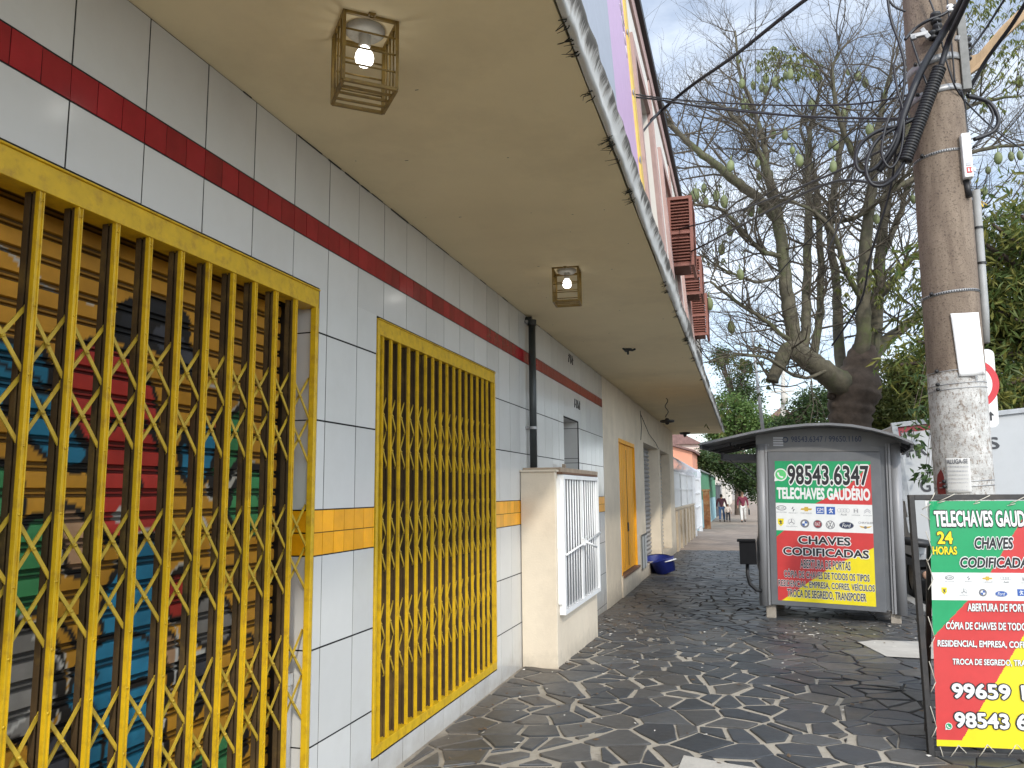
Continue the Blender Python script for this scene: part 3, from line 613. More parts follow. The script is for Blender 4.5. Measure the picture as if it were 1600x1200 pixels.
# canopy slab and its weathered fascia
cn = MB(); cn.box(-.1, 1.30, -6, Y_END, Z_CEIL, 3.10)
rc = random.Random(12); y = -1.0
while y < 10.6:
    l = rc.uniform(.03, .25)
    if rc.random() < .5: cn.box(.001, .0022, y, y+l, Z_CEIL-.004-rc.uniform(0, .006), Z_CEIL-.0005, 1)
    y += l+rc.uniform(.02, .2)
for i in range(46):
    x, y = rc.uniform(.1, 1.25), 1.2+19*rc.random()**1.6; l = rc.uniform(.003, .018); cn.box(x, x+l, y, y+rc.uniform(.002, .005), Z_CEIL-.0012, Z_CEIL-.0003, 1)
cn.build('canopy', [M_SOFFIT, M_BLACK], shop, SB)
def fascia_material():
    m = bpy.data.materials.new('mouldy_fascia'); m.use_nodes = True; t = m.node_tree; N = t.nodes; L = t.links
    p = N['Principled BSDF']; p.inputs['Roughness'].default_value = .9; tcn = N.new('ShaderNodeTexCoord')
    mp_ = N.new('ShaderNodeMapping'); mp_.inputs['Scale'].default_value = (2.5, 11, 2.2); L.new(tcn.outputs['Object'], mp_.inputs[0])
    n = N.new('ShaderNodeTexNoise'); n.inputs['Scale'].default_value = 1.6; n.inputs['Detail'].default_value = 6; n.inputs['Roughness'].default_value = .7; L.new(mp_.outputs[0], n.inputs[0])
    n2 = N.new('ShaderNodeTexNoise'); n2.inputs['Scale'].default_value = 1.1; n2.inputs['Detail'].default_value = 4; L.new(tcn.outputs['Object'], n2.inputs[0])
    sp = N.new('ShaderNodeSeparateXYZ'); L.new(tcn.outputs['Object'], sp.inputs[0])
    mr = N.new('ShaderNodeMapRange'); L.new(sp.outputs['Z'], mr.inputs[0]); mr.inputs[1].default_value = 3.0; mr.inputs[2].default_value = 3.11; mr.inputs[3].default_value = -.24; mr.inputs[4].default_value = .26
    a = N.new('ShaderNodeMath'); a.operation = 'ADD'; L.new(n.outputs['Fac'], a.inputs[0]); L.new(mr.outputs[0], a.inputs[1])
    b = N.new('ShaderNodeMath'); b.operation = 'MULTIPLY_ADD'; L.new(n2.outputs['Fac'], b.inputs[0]); b.inputs[1].default_value = .9; b.inputs[2].default_value = -.45
    c = N.new('ShaderNodeMath'); L.new(a.outputs[0], c.inputs[0]); L.new(b.outputs[0], c.inputs[1])
    r = N.new('ShaderNodeValToRGB'); r.color_ramp.elements[0].position = .40; r.color_ramp.elements[0].color = (.58, .575, .55, 1); r.color_ramp.elements[1].position = .60; r.color_ramp.elements[1].color = (.10, .092, .08, 1)
    e = r.color_ramp.elements.new(.5); e.color = (.38, .36, .33, 1); L.new(c.outputs[0], r.inputs[0]); L.new(r.outputs[0], p.inputs['Base Color'])
    bp_ = N.new('ShaderNodeBump'); bp_.inputs['Strength'].default_value = .7; bp_.inputs['Distance'].default_value = .015; L.new(n.outputs['Fac'], bp_.inputs['Height']); L.new(bp_.outputs[0], p.inputs['Normal'])
    return m
fa = MB(); PROF = [(1.308, 2.992), (1.320, 2.984), (1.331, 2.988), (1.337, 3.008), (1.342, 3.036), (1.349, 3.064), (1.358, 3.082), (1.360, 3.102), (1.342, 3.114), (1.15, 3.118)]
yy = [-6+.04*i for i in range(int((Y_END+6)/.04)+1)]; n_ = len(PROF)
for y in yy:
    for i, (x, z) in enumerate(PROF):
        k = .010 if 0 < i < 8 else .004
        fa.v.append((x+k*nz(x*6, y*7, z*9)+.012*nz(y*.9, 3, i*.4), y, z+k*nz(y*8, z*7, 5)+.012*nz(y*.7, 9, 0)))
for j in range(len(yy)-1):
    for i in range(n_-1): fa.f.append((j*n_+i, (j+1)*n_+i, (j+1)*n_+i+1, j*n_+i+1)); fa.m.append(0); fa.sm.append(True)
fa.f.append(tuple((len(yy)-1)*n_+i for i in range(n_))); fa.m.append(0); fa.sm.append(False)
fa.build('fascia', fascia_material(), shop, SB)
# dark tufts of mould and tiny weeds hanging from the drip edge
tf = MB(); rf = random.Random(5)
for i in range(34):
    y = rf.choice([2.35, 2.5, 3.05, 3.3, 3.45, 4.1, 4.9, 6.1, 7.2, 8.4, 9.6, 11.5])+rf.gauss(0, .10)
    for q in range(rf.randint(2, 6)):
        a = Vector((1.325+rf.uniform(-.02, .005), y+rf.gauss(0, .02), 2.985)); l = rf.uniform(.008, .032)
        tf.tube([a, a+Vector((rf.uniform(-.03, .0), rf.uniform(-.01, .01), -l*.4)), a+Vector((rf.uniform(-.06, -.01), rf.uniform(-.02, .02), -l*.7))], [.003, .002, .0008], 3)
tag(tf.build('mould_tufts', mat('mould', (.022, .022, .014), .95, .4), shop, SB), kind='stuff')
# upper storey
def fx(z): return .90+.062*(6.0-z)
YU = 19.5
uf = MB(); a_, b_ = onx(1000, 200, .95).y, onx(1016, 200, .95).y
WIN = []
yw = 9.0
for yw in (7.75, 10.6, 13.5): WIN.append((yw, yw+1.35, 3.7, 5.9))
cutr = [(-6, YU, 3.05, 7.05)]
for o in WIN: cutr = cut(cutr, o, 0)
for a, b, c, d in cutr: uf.quad((fx(c), a, c), (fx(c), b, c), (fx(d), b, d), (fx(d), a, d))
for a, b, c, d in WIN:
    for ya in (a, b): uf.quad((fx(c), ya, c), (fx(c)-.2, ya, c), (fx(d)-.2, ya, d), (fx(d), ya, d))
    uf.quad((fx(d), a, d), (fx(d)-.2, a, d), (fx(d)-.2, b, d), (fx(d), b, d))
uf.quad((fx(3.05), YU, 3.05), (-6, YU, 3.05), (-6, YU, 7.05), (fx(7.05), YU, 7.05)); uf.quad((fx(7.05), -6, 7.05), (fx(7.05), YU, 7.05), (-6, YU, 7.05), (-6, -6, 7.05))
uf.build('upper_wall', M_FACADE, shop, SB)
ev = MB(); ev.quad((fx(6.72)+.03, -6, 6.72), (fx(6.72)+.03, YU, 6.72), (fx(7.03)+.03, YU, 7.03), (fx(7.03)+.03, -6, 7.03)); ev.quad((fx(6.72)+.03, -6, 6.72), (fx(6.72)-.05, -6, 6.72), (fx(6.72)-.05, YU, 6.72), (fx(6.72)+.03, YU, 6.72))
for y in (6.80, 9.85, 12.7, 15.6): ev.add([(fx(z)+o, yy_, z) for o in (0.0, .02) for z in (3.1, 6.7) for yy_ in (y-.06, y+.06)], [(0, 2, 3, 1), (4, 5, 7, 6), (0, 1, 5, 4), (2, 6, 7, 3), (0, 4, 6, 2), (1, 3, 7, 5)])
ev.build('trim_band', M_PINK, shop, SB)
gt = MB(); gt.box(.70, fx(7.1)+.09, -6, YU+.05, 7.03, 7.13); gt.build('roof_gutter', M_BLACK, shop, SB)
for a, b, c, d in WIN:
    wf = MB()
    X = lambda z, o: fx(z)+o
    for (y0, y1, z0, z1) in ((a-.16, a, c, d), (b, b+.16, c, d), (a-.16, b+.16, d, d+.16)): wf.add([(fx(z)+o, y, z) for o in (0.0, .045) for z in (z0, z1) for y in (y0, y1)], [(0, 2, 3, 1), (4, 5, 7, 6), (0, 1, 5, 4), (2, 6, 7, 3), (0, 4, 6, 2), (1, 3, 7, 5)])
    for t in (.33, .66): yq = a+(b-a)*t; wf.box(fx(4.7)-.17, fx(4.7)-.10, yq-.025, yq+.025, c, d)
    fr = wf.build('window', M_PINK, shop, SB)
    gp = MB(); gp.box(fx(4.7)-.19, fx(4.7)-.165, a, b, c, d); o = gp.build('window_glass', M_GLASS, fr, SB)
# black drain pipe on the tiles
dp = MB(); dp.tube([(.055, 6.76, 1.60), (.055, 6.765, 2.93)], .032, 14); dp.lathe([(.04, 0), (.04, .05)], (.055, 6.765, 2.9)); dp.tube([(.0, 6.765, 2.955), (.055, 6.765, 2.955)], .03, 8)
pipe = dp.build('drain_pipe', M_DKPIPE, shop, SB)
for z in (1.98, 2.93):
    cl = MB(); cl.lathe([(.036, -.012), (.036, .012)], (.055, 6.763, z), 14); cl.box(0, .03, 6.70, 6.83, z-.01, z+.01); cl.build('pipe_clip', M_STEEL, pipe, SB)
# scribbled marks on the tiles
rs_ = random.Random(2)
for (yc, zc, n) in ((8.58, 2.90, 3), (8.86, 2.42, 4)):
    sg = MB()
    for i in range(n):
        y = yc+i*.085; p = [(.004, y+rs_.uniform(-.02, .02), zc+.05-.1*q/3) for q in range(4)]
        sg.tube(p, .006, 4); sg.tube([(.004, y-.01, zc+rs_.uniform(-.04, .04)), (.004, y+.05, zc+rs_.uniform(-.04, .04))], .006, 4)
    sg.build('marker_scribble', flat('marker_ink', (.05, .045, .04)), shop, SB)

# lilac billboard above the canopy
bb = thing('billboard', 'lilac and grey billboard in a yellow frame standing on the canopy edge', 'billboard', (.97, 5, 3.2))
Bb = (.97, 5, 3.2)
def slab(mb, y0, y1, z0, z1, o0, o1, mi=0): mb.add([(fx(z)+o, y, z) for o in (o0, o1) for z in (z0, z1) for y in (y0, y1)], [(0, 2, 3, 1), (4, 5, 7, 6), (0, 1, 5, 4), (2, 6, 7, 3), (0, 4, 6, 2), (1, 3, 7, 5)], mi)
s = MB(); slab(s, 1.0, 5.12, 3.3, 6.55, .05, .085, 0); slab(s, 5.12, 6.34, 3.3, 6.55, .05, .085, 1)
s.build('panel', [flat('print_pale_grey_blue', (.36, .39, .45)), flat('print_lilac', (.55, .37, .56))], bb, Bb)
s = MB(); slab(s, 6.34, 6.52, 3.25, 6.62, .03, .10); slab(s, 1.0, 6.34, 6.55, 6.62, .03, .10); s.build('frame', mat('billboard_yellow_frame', (.68, .47, .10), .6, .12, 9), bb, Bb)
for z in (3.55, 4.15, 4.75, 5.3, 5.85, 6.35): s = MB(); s.tube([(fx(z)+.10, 6.36+.03*math.cos(R(a)), z+.03*math.sin(R(a))) for a in range(0, 361, 40)], .006, 5); s.build('eyelet', M_STEEL, bb, Bb)
s = MB(); rr = random.Random(8)
for i in range(15):
    z = 5.0+i*.1; y = 6.25-.02*i; s.tube([(fx(z)+.088, y+rr.uniform(-.05, .05), z), (fx(z+.06)+.088, y-.12+rr.uniform(-.05, .05), z+.08)], .005, 4)
s.build('script_lettering', P_WHITE, bb, Bb)

# three louvred air conditioner cages on the upper wall
def ac_cage(y, z0, z1, x1, label):
    t = thing('air_conditioner_cage', label, 'air conditioner cage', (.95, y, z0), 0, 'rusty louvred cages on the upper wall')
    B = (.95, y, z0); f = MB(); xa = fx((z0+z1)/2)-.02; dY = .75
    for x in (xa+.02, x1-.02):
        for yy in (y, y+dY): f.box(x-.022, x+.022, yy-.022, yy+.022, z0, z1)
    zm = z0+(z1-z0)*.48
    for z in (z0+.02, zm, z1-.02):
        f.box(xa+.042, x1-.042, y-.02, y+.02, z-.022, z+.022); f.box(x1-.04, x1, y+.022, y+dY-.022, z-.022, z+.022)
    f.box(xa, x1-.045, y+.03, y+dY, z1-.03, z1-.015); f.box(xa+.03, x1-.05, y+.036, y+.042, z0+.05, z1-.05)
    f.build('frame', M_RUST, t, B)
    for lo, hi in ((z0+.042, zm-.022), (zm+.022, z1-.042)):
        l = MB(); z = lo+.01
        while z < hi-.02:
            M = Matrix.Translation((0, y, z)) @ Matrix.Rotation(R(35), 4, 'X'); l.box(xa+.042, x1-.042, -.026, .026, -.0035, .0035, 0, M)
            M = Matrix.Translation((x1-.02, y+dY/2, z)) @ Matrix.Rotation(R(-35), 4, 'Y'); l.box(-.02, .02, -dY/2+.022, dY/2-.022, -.0035, .0035, 0, M); z += .046
        l.build('louvre', M_RUST, t, B)
    b = MB(); b.box(xa+.03, x1-.08, y+.05, y+dY-.05, z0+.05, z1-.05); b.build('unit', mat('rusty_unit_case', (.15, .058, .042), .8, .2, 6), t, B)
a1 = ony(1040, 310, 11.3); a2 = ony(1085, 414, 11.3); ac_cage(11.3, a2.z, a1.z, a2.x, 'highest louvred rusty cage, nearest along the upper wall')
a1 = ony(1062, 404, 14.0); a2 = ony(1098, 459, 14.0); ac_cage(14.0, a2.z, a1.z, a2.x, 'middle louvred rusty cage on the upper wall, smallest showing front')
a1 = ony(1066, 461, 15.8); a2 = ony(1107, 523, 15.8); ac_cage(15.8, a2.z, a1.z, a2.x, 'lowest louvred rusty cage at the far end of the upper wall')

# ================================================================== FOLDING GATES AND PAINTED SHUTTERS
GROUPS = [(1.935, 1.745, 1.555), (1.375, 1.19, 1.01), (.845, .655, .475)]
def folding_gate(label, ys, y0, y1, z0, z1):
    t = thing('folding_gate', label, 'gate', (0, y0, z0), 0, 'yellow folding shop gates'); B = (0, y0, z0)
    f = MB()
    f.box(-.085, .004, y0, y1, z1-.085, z1-.006); f.box(-.09, .012, y0, y1, z1-.006, z1)
    f.box(-.085, .004, y0, y1, z0, z0+.05); f.box(-.022, .006, y0, y0+.026, z0+.05, z1-.085); f.box(-.022, .006, y1-.026, y1, z0+.05, z1-.085)
    f.build('frame', M_YELLOW, t, B, .002)
    rg = random.Random(len(ys)); W_ = .0098
    for y in ys:
        u = MB(); y += rg.uniform(-.006, .006)
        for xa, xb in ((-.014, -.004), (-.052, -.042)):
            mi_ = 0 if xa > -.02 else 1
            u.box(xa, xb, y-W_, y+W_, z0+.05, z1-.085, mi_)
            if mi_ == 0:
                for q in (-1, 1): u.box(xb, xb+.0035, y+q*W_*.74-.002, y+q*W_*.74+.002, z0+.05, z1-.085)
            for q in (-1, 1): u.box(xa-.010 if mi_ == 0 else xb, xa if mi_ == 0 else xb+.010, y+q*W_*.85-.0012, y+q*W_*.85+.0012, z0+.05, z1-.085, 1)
        for G in GROUPS:
            for z in G: u.lathe([(.0045, 0), (.0045, .003), (.0, .004)], (-.004, y, z), 6, 0, Matrix.Rotation(R(90), 4, 'Y'))
        u.lathe([(.0045, 0), (.0045, .003), (.0, .004)], (-.004, y, z1-.11), 6, 0, Matrix.Rotation(R(90), 4, 'Y'))
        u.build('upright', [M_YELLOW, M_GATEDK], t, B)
    for G in GROUPS:
        l = MB()
        for a, b in zip(list(ys), list(ys[1:])+[y1-.013]) if y1-ys[-1] > .1 else zip(ys, ys[1:]):
            for zt, zb in zip(G, G[1:]):
                for (p, q, x) in (((a, zt), (b, zb), -.022), ((a, zb), (b, zt), -.032)):
                    l.bar((x, p[0], p[1]), (x, q[0], q[1]), .0115, .004, 0, (1, 0, 0))
                l.lathe([(.005, 0), (.005, .004), (0, .005)], (-.020, (a+b)/2, (zt+zb)/2), 6, 0, Matrix.Rotation(R(90), 4, 'Y'))
        l.build('lattice', M_LATT, t, B)
Y1 = [1.659-.1465*i for i in range(9, 0, -1)] + [1.659, 1.792, 1.937, 2.082, 2.234, 2.382, 2.523, 2.668, 2.817, 2.966]
folding_gate('wide yellow folding gate standing half open in front of the graffiti shutter, nearest the camera', Y1, .26, 3.14, .125, 2.34)
Y2 = [3.772, 3.825, 3.936, 4.052, 4.175, 4.304, 4.431, 4.549, 4.681, 4.799, 4.923, 5.044, 5.166, 5.284, 5.407, 5.525, 5.642, 5.76]
folding_gate('narrower yellow folding gate with close bars, between the tiled piers and before the meter cupboard', Y2, 3.75, 5.81, .13, 2.34)

OCHRE = (.64, .30, .026); CAP = (.022, .022, .024); CRED = (.56, .045, .03); CBLUE = (.03, .24, .38); CGRN = (.07, .32, .11); CTAN = (.62, .36, .19); CGRY = (.24, .22, .19); CORG = (.62, .15, .03); CDG = (.07, .07, .08)
def painted_shutter(label, y0, y1, z0, z1, shapes, scratch, base, seed):
    pitch = .0775; prof = [(0, 0), (.0115, .0012), (.023, .002), (.0345, .002), (.046, .001), (.050, -.012), (.056, -.013), (.0585, -.003), (.064, -.003), (.0665, -.013), (.073, -.012)]
    rowsz = []; z = z0
    while z < z1:
        for dz, dx in prof: rowsz.append((z+dz, dx))
        z += pitch
    ny = int((y1-y0)/.008); vs = []; cs = []
    for z, dx in rowsz:
        for j in range(ny+1):
            y = y0+(y1-y0)*j/ny; vs.append((-.175+dx, y-y0, z-z0))
            wy = y+.060*nz(y*3.2, z*3.2, seed)+.022*nz(y*9, z*9, seed); wz = z+.060*nz(y*3.2+9, z*3.2, seed)+.022*nz(y*9+4, z*9, seed)
            c = list(base); k = .85+.5*nz(y*1.7, z*1.3, seed+3); c = [x*k for x in c]
            for (cy, cz, ry, rz, rot, cc) in shapes:
                a = R(rot); dy, dz = wy-cy, wz-cz; u = (dy*math.cos(a)+dz*math.sin(a))/ry; v = (-dy*math.sin(a)+dz*math.cos(a))/rz
                d = math.sqrt(u*u+v*v); e = .036/min(ry, rz)
                if d < 1: c = [x*(.85+.35*nz(y*4, z*4, cy)) for x in cc] if d < 1-e*.6 else [.016, .013, .011]
                elif d < 1+e*.18 and rot % 2 and nz(y*3, z*3, 2) > .1: c = [.5, .45, .36]
            for (ya, za, yb, zb, wd, cc) in scratch:
                L2 = (yb-ya)**2+(zb-za)**2; q = max(0, min(1, ((wy-ya)*(yb-ya)+(wz-za)*(zb-za))/L2)); d = math.hypot(wy-ya-q*(yb-ya), wz-za-q*(zb-za))
                if d < wd*(1.1-.6*abs(q-.5)): c = list(cc)
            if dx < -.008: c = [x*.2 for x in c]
            elif dx < -.001: c = [x*.55 for x in c]           # colour darkened in the grooves between the slats
            cs.append((*[max(0, x) for x in c], 1))
    fs = []
    for i in range(len(rowsz)-1):
        for j in range(ny): o = i*(ny+1)+j; fs.append((o, o+1, o+ny+2, o+ny+1))
    me = bpy.data.meshes.new('roller_shutter'); me.from_pydata(vs, [], fs)
    at_ = me.color_attributes.new('paint', 'FLOAT_COLOR', 'POINT'); at_.data.foreach_set('color', [x for c in cs for x in c])
    me.materials.append(M_MURAL); o = bpy.data.objects.new('roller_shutter', me); col.objects.link(o); o.location = (0, y0, z0)
    tag(o, label, 'shutter', 'roller shutters behind the gates'); return o
M_MURAL = attrmat('sprayed_paint', .5, .3)
SHP = [(2.30, 2.02, .20, .10, 12, CAP), (2.42, 1.95, .17, .07, -20, CDG), (2.13, 1.72, .20, .24, 70, CRED), (2.25, 1.45, .16, .24, 15, CRED), (1.75, 1.76, .16, .13, 21, CBLUE), (1.92, 1.62, .20, .09, -15, CBLUE),
       (2.62, 1.60, .16, .12, 31, CBLUE), (2.72, 1.72, .08, .06, 0, CORG), (1.60, 1.34, .22, .20, 11, CGRN), (1.88, 1.22, .12, .16, -22, CGRN), (2.93, 1.40, .17, .16, 15, CGRN), (2.78, 1.62, .08, .20, -31, CGRN), (2.05, 1.30, .08, .14, 41, CTAN),
       (2.30, 1.05, .14, .24, -9, CBLUE), (2.20, .78, .22, .20, 31, CBLUE), (2.34, .55, .16, .22, 12, CBLUE), (1.85, .92, .14, .18, 21, CGRY), (2.02, .66, .10, .14, -40, CDG), (2.52, 1.06, .08, .10, 11, CRED), (2.72, .92, .13, .12, 5, CGRY), (2.66, .74, .10, .08, 21, CDG), (2.92, .70, .10, .16, 0, OCHRE), (2.72, .40, .24, .10, 12, CGRN), (2.45, .85, .06, .14, 20, CTAN), (1.3, 1.6, .2, .3, 11, CRED), (1.0, 1.1, .25, .3, 21, CGRN), (.7, 1.7, .2, .3, 5, CBLUE), (2.265, 1.44, .038, .045, 10, (.75, .74, .7)), (2.253, 1.445, .009, .011, 10, CAP), (2.280, 1.445, .009, .011, 10, CAP), (2.265, 1.392, .018, .02, 10, (.7, .69, .65)), (1.35, .75, .2, .25, 11, CBLUE)]
BK = (.014, .012, .011); WT = (.55, .52, .45)
SCR = [(2.38, 1.70, 2.55, 1.60, .012, BK), (2.5, 1.62, 2.62, 1.50, .010, BK), (1.7, 1.82, 1.85, 1.74, .010, BK), (1.85, 1.68, 1.98, 1.60, .010, BK), (2.70, 1.30, 2.78, 1.42, .010, BK), (3.0, 1.3, 2.95, 1.42, .010, BK), (2.0, 1.05, 2.12, .85, .016, BK), (1.95, .9, 2.1, .6, .016, BK),
       (2.42, .95, 2.48, .45, .012, BK), (2.45, .45, 2.5, .95, .006, WT), (1.62, 1.5, 1.74, 1.2, .005, WT), (1.9, 1.02, 1.98, .9, .006, WT), (2.6, 1.45, 2.72, 1.2, .005, WT), (2.0, 2.05, 1.6, 2.12, .005, WT), (2.52, 1.86, 2.72, 1.9, .005, WT), (1.7, .75, 1.95, .85, .006, WT), (2.55, .55, 2.72, .7, .014, BK), (2.86, .95, 2.9, .5, .010, BK), (2.60, 1.15, 2.85, 1.12, .010, BK), (2.2, 1.35, 2.26, 1.38, .02, WT), (2.55, .82, 2.66, .80, .012, WT), (2.14, .42, 2.3, .3, .02, BK)]
painted_shutter('ochre roller shutter sprayed with red, blue and green graffiti figures, behind the wide gate', .27, 3.13, .13, 2.30, SHP, SCR, OCHRE, 1.0)
rq = random.Random(21)
SH2 = [(rq.uniform(3.8, 5.8), rq.uniform(.2, 1.5), rq.uniform(.06, .2), rq.uniform(.06, .18), rq.choice([11, 21, -31, 40]), rq.choice([CGRY, CDG, CGRN, (.24, .2, .14), CDG, (.45, .42, .36), BK])) for _ in range(34)]
SC2 = [(rq.uniform(3.8, 5.7), z, rq.uniform(3.8, 5.7), z+rq.uniform(-.15, .15), .010, rq.choice([BK, BK, WT])) for z in [rq.uniform(.3, 2.1) for _ in range(20)]]
painted_shutter('dark ochre roller shutter with grey scrawls, behind the narrower gate', 3.76, 5.80, .14, 2.30, SH2, SC2, (.30, .14, .03), 5.0)
cdt = MB(); cdt.tube([(-.085, 3.10, .13), (-.085, 3.10, .66)], .022, 10); cdt.lathe([(.027, 0), (.027, .05)], (-.085, 3.10, .62), 10)
tag(cdt.build('conduit', mat('old_white_pvc', (.62, .60, .56), .5, .15, 12), None, (-.085, 3.1, .13)), 'stained white plastic conduit on the jamb tiles behind the wide gate', 'conduit')

# ================================================================== LAMPS UNDER THE CANOPY
def cage_lamp(x, y, rz, label, sd=.178, hh=.243):
    t = thing('cage_lamp', label, 'ceiling lamp', (x, y, Z_CEIL), rz, 'caged lamps under the canopy'); h = sd/2
    c = MB(); r = .0048
    P = [(-h, -h), (h, -h), (h, h), (-h, h)]
    for i in range(4):
        a, b = P[i], P[(i+1) % 4]
        c.bar((a[0], a[1], 0), (a[0], a[1], -hh), .011, .011, 0, (0, 1, 0))
        for z in (-.004, -hh): c.bar((a[0], a[1], z), (b[0], b[1], z), .011, .011)
        if i % 2 == 0:
            for q in (.26, .5, .75): c.tube([(a[0], a[1], -hh*q), (b[0], b[1], -hh*q)], .0035, 6)
        else:
            for q in (.25, .5, .75): p = (a[0]+(b[0]-a[0])*q, a[1]+(b[1]-a[1])*q); c.tube([(p[0], p[1], 0), (p[0], p[1], -hh)], .0035, 6)
    for q in (.25, .5, .75): yy = -h+sd*q; c.bar((-h, yy, -hh), (h, yy, -hh), .009, .007)
    c.lathe([(.008, -.012), (.008, 0.0)], (0, -h-.012, 0), 8); c.box(-.012, .012, -h-.02, -h, -.008, 0)
    c.build('cage', M_OLDYEL, t)
    b = MB(); b.lathe([(.0, -.022), (.055, -.022), (.068, -.010), (.068, 0)], (0, 0, 0), 28); b.lathe([(.02, -.022), (.021, -.06), (.018, -.065)], (0, 0, 0), 16)
    b.build('base_plate', mat('lamp_base_plastic', (.42, .40, .35), .5, .1, 10, stain=(.12, .1, .08), stain_amt=.6, ss=25), t)
    g = MB(); g.lathe([(.013, -.062), (.02, -.072), (.029, -.088), (.032, -.103), (.029, -.118), (.018, -.130), (0.0, -.1345)], (0, 0, 0), 24); g.build('bulb', M_BULB, t)
LA = onz(568, 30, Z_CEIL)
cage_lamp(.645, 2.295, R(40), 'lit bulb in a rusty yellow cage on the canopy ceiling, large and near the camera')
cage_lamp(.668, 5.43, R(5), 'lit bulb in a rusty yellow cage, further off on the ceiling above the drain pipe')
q = onz(981, 545, Z_CEIL)
lf = thing('bare_lamp_holder', 'small dark bare lamp holder with three short arms on the canopy ceiling', 'lamp holder', (q.x, q.y, Z_CEIL))
m_ = MB(); m_.lathe([(.0, -.02), (.04, -.02), (.05, 0)], (0, 0, 0), 14); m_.build('ceiling_plate', M_DKPIPE, lf)
m_ = MB()
for a in (0, 120, 240): m_.tube([(0, 0, -.012), (.05*math.cos(R(a)), .05*math.sin(R(a)), -.02), (.085*math.cos(R(a)), .085*math.sin(R(a)), -.006)], .012, 8)
m_.tube([(0, 0, -.02), (.0, 0, -.065)], .012, 8); m_.build('arm', M_DKPIPE, lf)
q = onz(1041, 622, Z_CEIL)
hl = thing('hanging_lamp', 'dark round lamp hanging on a wavy cord below the canopy ceiling', 'hanging lamp', (q.x, q.y, Z_CEIL))
m_ = MB(); m_.tube([(.025*math.sin(i*1.1), 0, -.33*i/10) for i in range(11)], .007, 6); m_.build('cord', M_BLACK, hl)
m_ = MB(); m_.lathe([(.105*1+.018*math.cos(R(a)), -.40+.02*math.sin(R(a))) for a in range(0, 361, 30)], (0, 0, 0), 24); m_.lathe([(0, -.34), (.03, -.35), (.045, -.40), (.03, -.45), (0, -.46)], (0, 0, 0), 14)
for a in (0, 90, 180, 270): m_.bar((0, 0, -.39), (.1*math.cos(R(a)), .1*math.sin(R(a)), -.39), .012, .012)
m_.build('ring_shade', M_BLACK, hl)
q = onz(1084, 689, Z_CEIL)
m_ = MB(); m_.lathe([(0, -.12), (.03, -.12), (.05, -.06), (.13, -.05), (.15, 0)], (0, 0, 0), 14); o = m_.build('ceiling_lamp', M_BLACK); o.location = (q.x, min(q.y, 22.2), Z_CEIL); tag(o, 'small black ceiling lamp at the far end of the canopy', 'ceiling lamp')

# ================================================================== ELECTRICITY METER CUPBOARD
mc = thing('meter_cupboard', 'cream masonry meter cupboard with white barred door against the tiled wall', 'meter cupboard', (.15, 7.4, gz(7.4)))
B = (.15, 7.4, gz(7.4)); XF = .305
m_ = MB(); m_.box(.005, XF, 6.50, 8.32, -.25, 1.585); m_.build('masonry_body', M_PLASTER, mc, B, .006)
m_ = MB(); m_.box(.004, XF+.012, 6.485, 6.50+.085, 1.587, 1.604, 1); m_.box(.004, XF+.03, 6.585, 8.36, 1.587, 1.625); m_.box(.03, .06, 8.0, 8.05, 1.626, 1.70); m_.build('cap_slab', [mat('worn_cap', (.36, .28, .20), .85, .2, 9), M_PLASTER], mc, B)
m_ = MB(); m_.box(XF+.001, XF+.05, 6.56, 8.22, 1.568, 1.586); m_.build('lintel', M_BROWN, mc, B)
DX = XF+.045
m_ = MB(); dy0, dy1, dz0, dz1 = 6.60, 8.22, .43, 1.545
for y in (dy0, dy1): m_.box(XF+.002, DX+.01, y-.022, y+.022, dz0, dz1)
for z in (dz0, dz1): m_.box(XF+.003, DX+.009, dy0-.02, dy1+.02, z-.018, z+.018)
m_.box(XF+.001, XF+.012, dy0+.02, dy1-.02, dz0+.018, dz1-.018, 1); m_.box(DX-.012, DX+.002, 7.36, 7.42, dz0+.018, dz1-.018)
drr = m_.build('barred_door', [M_WHITE, mat('grey_backing_sheet', (.15, .155, .165), .5, .08, 6)], mc, B)
m_ = MB(); y = dy0+.075
i = 0
while y < dy1-.04:
    if not 7.33 < y < 7.45: m_.tube([(DX-.004, y, dz0+.02), (DX-.004, y, dz1-.02)], .0068, 8)
    y += .112
m_.build('bars', M_WHITE, drr, B)
m_ = MB(); m_.tube([(DX+.02, dy0, .90), (DX+.02, dy1+.02, 1.0)], .009, 8); m_.box(DX, DX+.04, 7.30, 7.40, .93, .985); m_.tube([(DX+.04, 7.35, .96), (DX+.10, 7.55, .90)], .012, 8); m_.build('bolt', M_WHITE, drr, B)
m_ = MB(); m_.box(XF, XF+.03, 6.55, 6.585, .5, 1.53); m_.box(XF, XF+.035, 6.545, 6.60, .95, 1.0); m_.build('hinge_post', M_WHITE, drr, B)
# small meter hatch near the grey shutters
m_ = MB(); m_.box(.005, .03, 14.35, 15.05, .05, .62); o = m_.build('wall_hatch', mat('old_grey_hatch', (.45, .46, .45), .6, .1, 6), None, (0, 14.7, .05), .004); tag(o, 'pale grey utility hatch low on the cream wall beside the orange door', 'hatch')
m_ = MB(); m_.box(.03, .036, 14.32, 15.08, .62, .65); m_.box(.03, .036, 14.32, 14.36, .02, .62); m_.box(.03, .036, 14.68, 14.71, .05, .62); m_.build('hatch_frame', M_DKPIPE, o, (0, 14.7, .05))
# loose cable on the cream wall
m_ = MB(); m_.tube([(.02, 14.8, 2.9), (.02, 14.9, 2.6), (.025, 14.7, 2.35)], .006, 5); m_.tube([(.02, 14.8, 2.85), (.03, 16, 2.55), (.02, 17.3, 2.45), (.02, 17.9, 2.34)], .006, 5); tag(m_.build('wall_cable', M_CABLE, None, (.02, 14.8, 2.9)), 'thin loose cable drooping across the cream wall above the grey shutters', 'cable')
